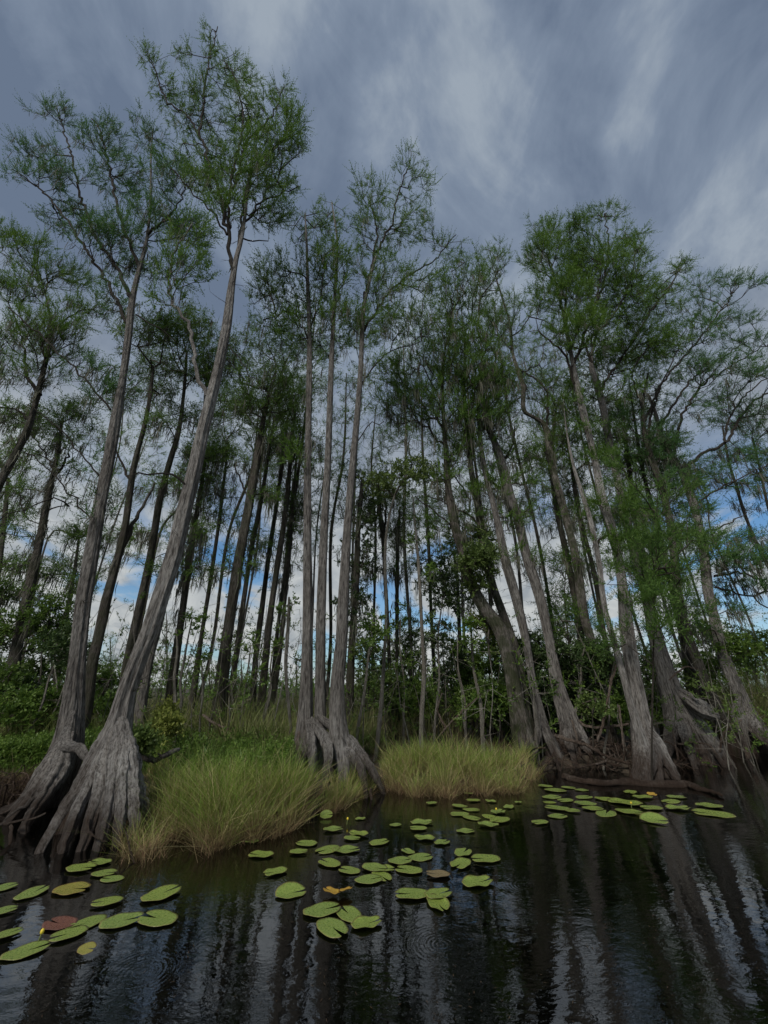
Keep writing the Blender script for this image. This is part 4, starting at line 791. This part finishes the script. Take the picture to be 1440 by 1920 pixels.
tag(ac.build('marsh_reeds', M['reed'], smooth=False), 'field of brownish green reeds behind the left and middle trees', 'reeds', kind='stuff')
ac = Acc(); O = patch(9000, 690, 1700, 3.5, 20, 1.4); blades(ac, O, rng.uniform(.5, 1.2, len(O)), rng.uniform(.012, .026, len(O)), np.array([0, 0, 0.]), .4, 3)
tag(ac.build('marsh_reeds', M['reed'], smooth=False), 'dim reeds in the shade behind the right-hand trees', 'reeds', kind='stuff')
ac = Acc(); O = patch(4200, 1395, 1640, .35, 2.6); blades(ac, O, rng.uniform(1.0, 2.3, len(O)), rng.uniform(.008, .018, len(O)), np.array([-.28, -.05, 0.]), .35, 4)
tag(ac.build('tall_grass', M['reed'], smooth=False), 'tall green grass leaning in at the right edge of the picture', 'grass', kind='stuff')
ac = Acc(); O = patch(4500, 700, 1080, .9, 2.8); blades(ac, O, rng.uniform(.12, .4, len(O)), rng.uniform(.004, .010, len(O)), np.array([0, -.1, 0.]), .9)
O = patch(2200, -60, 120, 0, .8); blades(ac, O, rng.uniform(.1, .3, len(O)), rng.uniform(.004, .010, len(O)), np.array([0, -.2, 0.]), .9)
tag(ac.build('dead_thatch', M['deadgrass'], smooth=False), 'brown dead thatch and fern litter lying on the bank', 'dead plants', kind='stuff')
# far woods beyond the marsh
rng = np.random.default_rng(77); ac = Acc(); n = 5200
x = rng.uniform(-120, 130, n); y = rng.uniform(48, 75, n); top = 2.6+1.6*np.sin(x*.11)+1.2*np.sin(x*.37+1)+rng.uniform(0, 1.2, n)+np.where((x > 10), 1.5, 0); O = np.stack([x, y, rng.random(n)**.7*np.maximum(top, .8)+.2], 1)
foliage(ac, O, nrm(rng.normal(size=O.shape)), 2, 6, .9, .35, .16, .7, .5)
tag(ac.build('far_woods', M['leaf_far'], smooth=False), 'low far-off line of dark green woods along the horizon', 'woods', kind='stuff')

# ------------------------------------------------------------------ roots, log, dead branches
def limbthing(name, label, cat, pts, mt='root', group=None, knots=0, sd=1):
    """pts: (px, py, D, width px)"""
    global rng
    rng = np.random.default_rng(sd); lp = []
    for x, y, D, w in pts: p = P(x, y, D); lp.append(np.append(p, w*depth(p)/F/2))
    s2 = spline(lp, .07); s2[1:-1, :3] += rng.normal(size=(len(s2)-2, 3))*.006; base = s2[0, :3].copy(); ac = Acc()
    pf = 1+rng.normal(size=(len(s2), 12))*.06+.12*np.sin(np.arange(12)/12*6.283*2+np.arange(len(s2))[:, None]*.2)
    tube(ac, s2[:, :3], s2[:, 3]*(1+.08*np.sin(np.arange(len(s2))*.7)), 12, pf)
    for _ in range(knots):
        i = rng.integers(2, len(s2)-2); d = nrm(rng.normal(size=3)+np.array([0, 0, .6])); q = s2[i, :3]; r = s2[i, 3]
        tube(ac, np.array([q, q+d*r*1.8, q+d*r*2.6]), np.array([r*.4, r*.3, r*.15]), 7)
    return tag(ac.build(name, M[mt], None, base, loc=base), label, cat, group)
def Dz(x, y, z=0.0): return float(PZ(x, y, z)[1])
limbthing('floating_log', 'long weathered log floating behind the rear lily pads on the right', 'log', [(x, y, Dz(x, y, .03), w) for x, y, w in [(1056,1455,9),(1085,1463,11),(1130,1469,11),(1180,1467,12),(1230,1471,12),(1285,1471,14),(1300,1475,11),(1325,1482,9),(1353,1491,5)]], knots=3, sd=3)
limbthing('fallen_branch', 'grey crooked branch lying behind the left grass clump', 'branch', [(243,1426,6.4,8),(256,1417,6.5,11),(272,1420,6.5,11),(290,1426,6.6,10),(305,1418,6.6,9),(320,1410,6.7,9),(336,1405,6.8,6)], 'bark_grey', knots=2, sd=4)
STK = 'dead sticks and bare roots on the bank'
sticks = [([(1040,1378,9.2,5),(1070,1388,9.0,6),(1110,1402,8.9,6),(1140,1420,8.8,5),(1180,1432,8.6,4)], 'long bare root crossing the tangle left of the white-streaked cypress'),
 ([(1085,1350,9.3,3),(1100,1362,9.2,4),(1140,1363,9.0,5),(1178,1357,8.8,4)], 'pale stick lying level against the white-streaked cypress'),
 ([(1160,1322,8.8,3),(1165,1360,8.7,3),(1170,1400,8.6,4)], 'thin upright stick left of the white-streaked cypress'),
 ([(1165,1225,8.6,3),(1150,1265,8.6,4),(1140,1310,8.6,4),(1132,1352,8.7,5),(1120,1390,8.8,4)], 'long thin stick leaning beside the white-streaked cypress'),
 ([(1100,1395,9.1,3),(1115,1410,9.0,4),(1140,1430,8.8,4),(1165,1436,8.7,3)], 'low dark root curling toward the water'),
 ([(970,1412,8.9,3),(1000,1403,9.0,3),(1022,1402,9.0,3)], 'short pale stick at the right end of the grass'),
 ([(1060,1440,8.9,3),(1098,1437,8.8,3),(1130,1428,8.8,4),(1150,1415,8.8,3)], 'bare root arching low over the water edge'),
 ([(1072,1350,9.2,3),(1082,1385,9.1,3),(1090,1420,8.9,3)], 'thin root dropping from the stout leaning cypress'),
 ([(1270,1395,9.4,3),(1300,1392,9.3,4),(1330,1398,9.2,3),(1345,1415,9.1,3)], 'thin root arching before the buttressed cypress'),
 ([(1262,1370,9.5,3),(1266,1395,9.3,3),(1272,1425,9.1,3)], 'upright root stub beside the buttressed cypress'),
 ([(1398,1404,9.4,5),(1401,1412,9.4,6),(1403,1422,9.4,6)], 'short pale stump stick in the water near the right edge'),
 ([(695,1478,6.9,4),(696,1500,6.8,4),(697,1532,6.6,4)], 'pale upright stick in the dark inlet by the three-stemmed cypress'),
 ([(829,1300,9.5,2),(820,1330,9.3,3),(838,1372,9.2,3),(845,1400,9.1,3)], 'thin bent stick above the right grass, left one'),
 ([(905,1300,9.4,2),(870,1330,9.3,3),(845,1355,9.2,3),(820,1385,9.1,3)], 'thin stick arching over the right grass'),
 ([(560,1372,6.9,5),(557,1395,6.8,6),(560,1425,6.7,6)], 'knobby pale root knee left of the three-stemmed cypress'),
 ([(0,1545,5.4,4),(30,1540,5.3,4),(60,1535,5.2,4),(85,1525,5.15,3)], 'thin root lying across the left roots'),
 ([(20,1548,5.2,5),(18,1570,5.1,5),(14,1592,5.05,4)], 'stubby root dipping into the water at the lower left edge'),
 ([(165,1530,5.0,3),(166,1560,4.9,3),(200,1578,4.8,2)], 'straw-thin twig dipping to the water before the ridged roots'),
 ([(236,1560,4.8,3),(244,1590,4.7,3),(254,1620,4.6,3)], 'bent twig hanging in the water left of the grass'),
 ([(380,1340,8.5,3),(400,1355,8.3,4),(428,1367,8.2,3)], 'pale stick lying in the reeds behind the left grass'),
 ([(1310,1255,9.6,2),(1285,1250,9.5,3),(1270,1262,9.4,3),(1255,1275,9.4,2)], 'hooked bare twig between the buttressed and the dark forking cypress'),
 ([(1390,1350,10,3),(1370,1360,9.8,3),(1355,1380,9.6,3),(1350,1410,9.4,3)], 'bare arching twig before the right edge cypress foot')]
for k, (p, t) in enumerate(sticks): limbthing('dead_stick', t, 'stick', p, 'root', STK, 0, 200+k)
# fine tangle
rng = np.random.default_rng(9); ac = Acc()
for k in range(290):
    left = k > 240
    o = patch(1, *((-30, 130) if left else (1005, 1345)), -.05, (.5 if left else 1.5))[0]; o[2] = max(o[2], 0)+.02
    a = rng.uniform(0, 6.283); L = rng.uniform(.25, .8); d = np.array([math.cos(a), math.sin(a)*.6-.2, 0])
    hgt = rng.uniform(.03, .28); q = np.array([o, o+d*L*.35+[0, 0, hgt], o+d*L*.7+[0, 0, hgt*.8], o+d*L+[0, 0, -.06]])
    q = np.hstack([q, np.array([[.010], [.008], [.007], [.004]])*rng.uniform(.6, 1.5)]); s2 = spline(q, .08); s2[1:, :3] += rng.normal(size=(len(s2)-1, 3))*.01
    tube(ac, s2[:, :3], s2[:, 3], 5)
tag(ac.build('root_tangle', M['root'], smooth=True), 'tangle of thin roots and twigs at the water edge under the cypresses', 'roots', kind='stuff')
# pale twig knot hung on the white-streaked cypress
rng = np.random.default_rng(10); ac = Acc(); c = P(1172, 1180, 8.2)
for k in range(26):
    a = rng.uniform(0, 6.283); d = np.array([math.cos(a), rng.uniform(-.4, .1), math.sin(a)]); L = rng.uniform(.15, .42)
    q = np.array([c+rng.normal(size=3)*.05, c+d*L*.5+rng.normal(size=3)*.06, c+d*L+rng.normal(size=3)*.08]); q = np.hstack([q, np.array([[.008], [.006], [.003]])])
    s2 = spline(q, .05); tube(ac, s2[:, :3], s2[:, 3], 5)
tag(ac.build('twig_knot', M['bark_white'], None, c, loc=c), 'pale tangled knot of bare twigs caught on the white-streaked cypress trunk', 'twigs')

# ------------------------------------------------------------------ lily pads
def padmesh(name, seed, mt, fold=0.0, curl=.0):
    r = np.random.default_rng(seed); nr, na = 7, 40; half = R(r.uniform(5, 14)); V = [(0, 0, .002)]; UV = [(.5, 0)]
    ang = np.linspace(half, 2*np.pi-half, na); ph = r.uniform(0, 6.28, 4)
    edge = 1+.025*np.sin(ang*3+ph[0])+.018*np.sin(ang*7+ph[1])+r.normal(size=na)*.007
    edge[0] *= .93; edge[-1] *= .93; asp = r.uniform(.66, .80)
    for i in range(1, nr+1):
        t = i/nr
        for a, e in zip(ang, edge):
            x, y = t*e*math.cos(a), t*e*math.sin(a)*asp
            z = .012*math.sin(a*3+ph[2])*t**3 + .018*math.sin(a*5+ph[3])*t**4*curl*3 + curl*.10*t**4 - .01*(1-t)
            if fold: z += fold*max(0, y+.15)**1.5
            V.append((x, y, z)); UV.append((a/6.283, t))
    n = len(V); Q = []; T = []
    for k in range(na-1): T.append((0, 1+k, 2+k))
    for i in range(nr-1):
        for k in range(na-1): a = 1+i*na+k; Q.append((a, a+na, a+na+1, a+1))
    V = np.array(V); UV = np.array(UV); Bt = V-np.array([0, 0, .005]); T = np.array(T); Q = np.array(Q)
    rim = 1+(nr-1)*na+np.arange(na-1); E = np.stack([rim, rim+n, rim+n+1, rim+1], 1)
    me_o = mk(name, np.vstack([V, Bt]), [np.vstack([Q, Q[:, ::-1]+n, E]), np.vstack([T, T[:, ::-1]+n])], M[mt], smooth=True, uv=np.vstack([UV, UV]))
    me = me_o.data; bpy.data.objects.remove(me_o); me.name = 'lily_pad'; return me
PM = {k: [padmesh('lily_pad', 300+i, k, 0, (0, .35, .1, .8, .2, .5)[i]) for i in range(6)] for k in ('pad',)}
for k in ('pad_yel', 'pad_gold', 'pad_brown', 'pad_red'): PM[k] = [padmesh('lily_pad', 340+len(k), k, .0, .9 if k == 'pad_gold' else .3)]
PM['fold'] = [padmesh('lily_pad', 377, 'pad', .30, .3)]
groups = {
 'lily pads in the lower left corner': ('in the lower left corner', [(187,1616,40),(152,1626,50),(196,1636,42),(210,1647,40),(61,1673,53),(8,1663,40),(8,1706,40),(15,1749,44),(200,1689,50),(304,1674,66),(296,1721,72),(228,1726,68),(162,1730,62),(128,1750,56),(50,1782,70)]),
 'lily pads off the end of the left grass': ('off the left grass end', [(489,1602,45),(472,1577,26),(516,1634,42),(575,1581,40),(560,1596,32),(615,1592,48),(650,1593,49),(625,1554,35),(672,1563,38),(660,1571,30),(676,1535,20),(711,1579,38),(618,1617,45),(655,1631,40)]),
 'lily pads in the raft at middle bottom': ('around the golden wilted leaf', [(605,1705,68),(687,1731,56),(623,1738,70),(654,1713,58),(702,1626,46),(692,1648,50),(715,1642,46),(722,1628,36)]),
 'lily pads in the middle of the water': ('in the middle water group', [(742,1546,22),(791,1542,40),(784,1552,31),(796,1571,38),(829,1579,33),(765,1596,28),(751,1613,44),(789,1607,46),(766,1630,49),(868,1598,40),(864,1619,47),(910,1609,52),(895,1654,59),(772,1675,62),(822,1675,52),(822,1694,56),(873,1558,33)]),
 'lily pads below the right grass': ('below the right grass clump', [(851,1491,17),(879,1487,17),(809,1505,22),(887,1500,26),(920,1502,20),(862,1511,29),(884,1518,31),(861,1526,35),(885,1533,33),(916,1546,37),(937,1537,42),(918,1531,30),(934,1522,32),(954,1513,25),(972,1504,15)]),
 'lily pads left of the log end': ('left below the floating log', [(1022,1473,25),(1042,1481,38),(1066,1476,25),(1091,1481,25),(1095,1494,33),(1035,1494,35),(1030,1504,23),(1060,1500,30),(1044,1514,42),(1097,1506,38),(1072,1519,30),(1046,1530,37),(1012,1541,33),(1112,1515,36)]),
 'lily pads in front of the log': ('right in front of the log', [(1137,1498,38),(1136,1525,46),(1170,1504,56),(1182,1485,30),(1205,1494,34),(1180,1521,45),(1221,1514,39),(1200,1526,25),(1258,1502,36),(1268,1494,34),(1271,1515,43),(1329,1510,45),(1336,1525,64)])}
ORD = ['first', 'second', 'third', 'fourth', 'fifth', 'sixth', 'seventh', 'eighth', 'ninth', 'tenth', 'eleventh', 'twelfth', 'thirteenth', 'fourteenth', 'fifteenth', 'sixteenth', 'seventeenth', 'eighteenth']
used = 0
def putpad(me, px, py, w, label, group, tilt=0, zoff=None, rz=None, sc=1.0, cat='lily pad', name='lily_pad'):
    global used
    used += 1; z = .007+.003*(used % 4) if zoff is None else zoff
    o = bpy.data.objects.new(name, me); COL.objects.link(o); p = PZ(px, py, z); o.location = tuple(p)
    r = w*depth(p)/F/2*1.08*sc; o.scale = (r, r, r)
    o.rotation_euler = (R(random.uniform(-1.2, 1.2)+tilt), R(random.uniform(-1.2, 1.2)), random.choice((0, math.pi))+random.gauss(.35 if px < 400 else 0, .5) if rz is None else rz)
    return tag(o, label, cat, group)
for gname, (where, L) in groups.items():
    L = list(L); n = len(L)
    for k, (x, y, w) in enumerate(sorted(L)):
        putpad(PM['pad'][random.randrange(6)], x, y, w, 'green lily pad %s, %s of %s from left' % (where, ORD[k], n), gname)
putpad(PM['pad_yel'][0], 135, 1666, 60, 'yellowing lily pad with brown patches in the lower left corner', None)
putpad(PM['pad_red'][0], 112, 1731, 58, 'dull red-brown dead lily pad at the lower left', None, zoff=.006)
putpad(PM['pad_brown'][0], 821, 1638, 42, 'round brownish old lily pad in the middle of the water', None)
putpad(PM['pad_gold'][0], 622, 1671, 36, 'golden yellow wilted lily leaf curling above the central raft, left half', None, tilt=8, zoff=.03)
putpad(PM['pad_gold'][0], 648, 1668, 28, 'golden yellow wilted lily leaf crumpled beside its twin, right half', None, tilt=-14, zoff=.035)
putpad(PM['pad_yel'][0], 163, 1778, 30, 'small curled brown-green dying leaf half sunk at the lower left', None, tilt=14, zoff=.03)
putpad(PM['pad_gold'][0], 1222, 1489, 18, 'small yellow leaf on the rear right pads in front of the log', None, tilt=10, zoff=.03)
putpad(PM['fold'][0], 545, 1674, 54, 'green lily pad with one edge folded up left of the golden leaf', None, rz=.3)
putpad(PM['fold'][0], 1226, 1537, 44, 'large green pad tilted up like a boat in the rear right group', None, tilt=5, zoff=.02, rz=-.6)
putpad(PM['fold'][0], 612, 1528, 23, 'small green pad standing upright at the grass edge before the three stems', None, tilt=22, zoff=.03, rz=.1)
# buds on stalks
for k, (x, y, t) in enumerate([(70,1766,'yellow lily bud on a short stalk over the lower left pads'),(930,1524,'small yellow lily bud among the pads below the right grass'),(650,1543,'small pale yellow bud at the grass edge before the three stems'),(1184,1512,'small yellow bud on the rear right pads')]):
    b = PZ(x, y+3, 0); e = empty('lily_bud', b); tag(e, t, 'flower bud', 'yellow lily buds above the water')
    ac = Acc(); tube(ac, [b+[0, 0, -.05], b+[.004, 0, .02], b+[.01, 0, .05]], [.004]*3, 8); ac.build('stalk', M['stem'], e, b)
    ac = Acc(); t_ = np.linspace(0, np.pi, 8); c = b+np.array([.01, 0, .045])
    tube(ac, c+np.stack([t_*0, t_*0, .012-.014*np.cos(t_)], 1), .010*np.sin(t_)+.0015, 12, 1+.12*np.cos(np.arange(12)*np.pi)[None, :]*np.ones((8, 1))); ac.build('bud', M['petal'], e, b)

# needles and specks floating on the water
rng = np.random.default_rng(55); n = 2600; ac = Acc(); px = rng.uniform(-20, 1460, n); py = 1440+480*rng.random(n)**2.2
O = np.array([PZ(a, b, .0035) for a, b in zip(px, py)]); O = O[O[:, 1] < shore(O[:, 0])]; n = len(O)
cl = np.sin(O[:, 0]*2.3+1)*np.sin(O[:, 1]*3.1) + rng.normal(size=n)*.5; O = O[cl > .1]; n = len(O); a = rng.uniform(0, 6.283, n); d = np.stack([np.cos(a), np.sin(a), a*0], 1); s_ = np.stack([-d[:, 1], d[:, 0], a*0], 1)
L = rng.uniform(.006, .035, n)[:, None]; w_ = rng.uniform(.001, .0028, n)[:, None]; V = np.stack([O, O+d*L*.5-s_*w_, O+d*L, O+d*L*.5+s_*w_], 1).reshape(-1, 3)
ac.add(V, np.arange(n)[:, None]*4+np.array([[0, 1, 2, 3]])); tag(ac.build('floating_needles', M['deadgrass'], smooth=False), 'fallen needles and specks floating on the dark water', 'litter', kind='stuff')
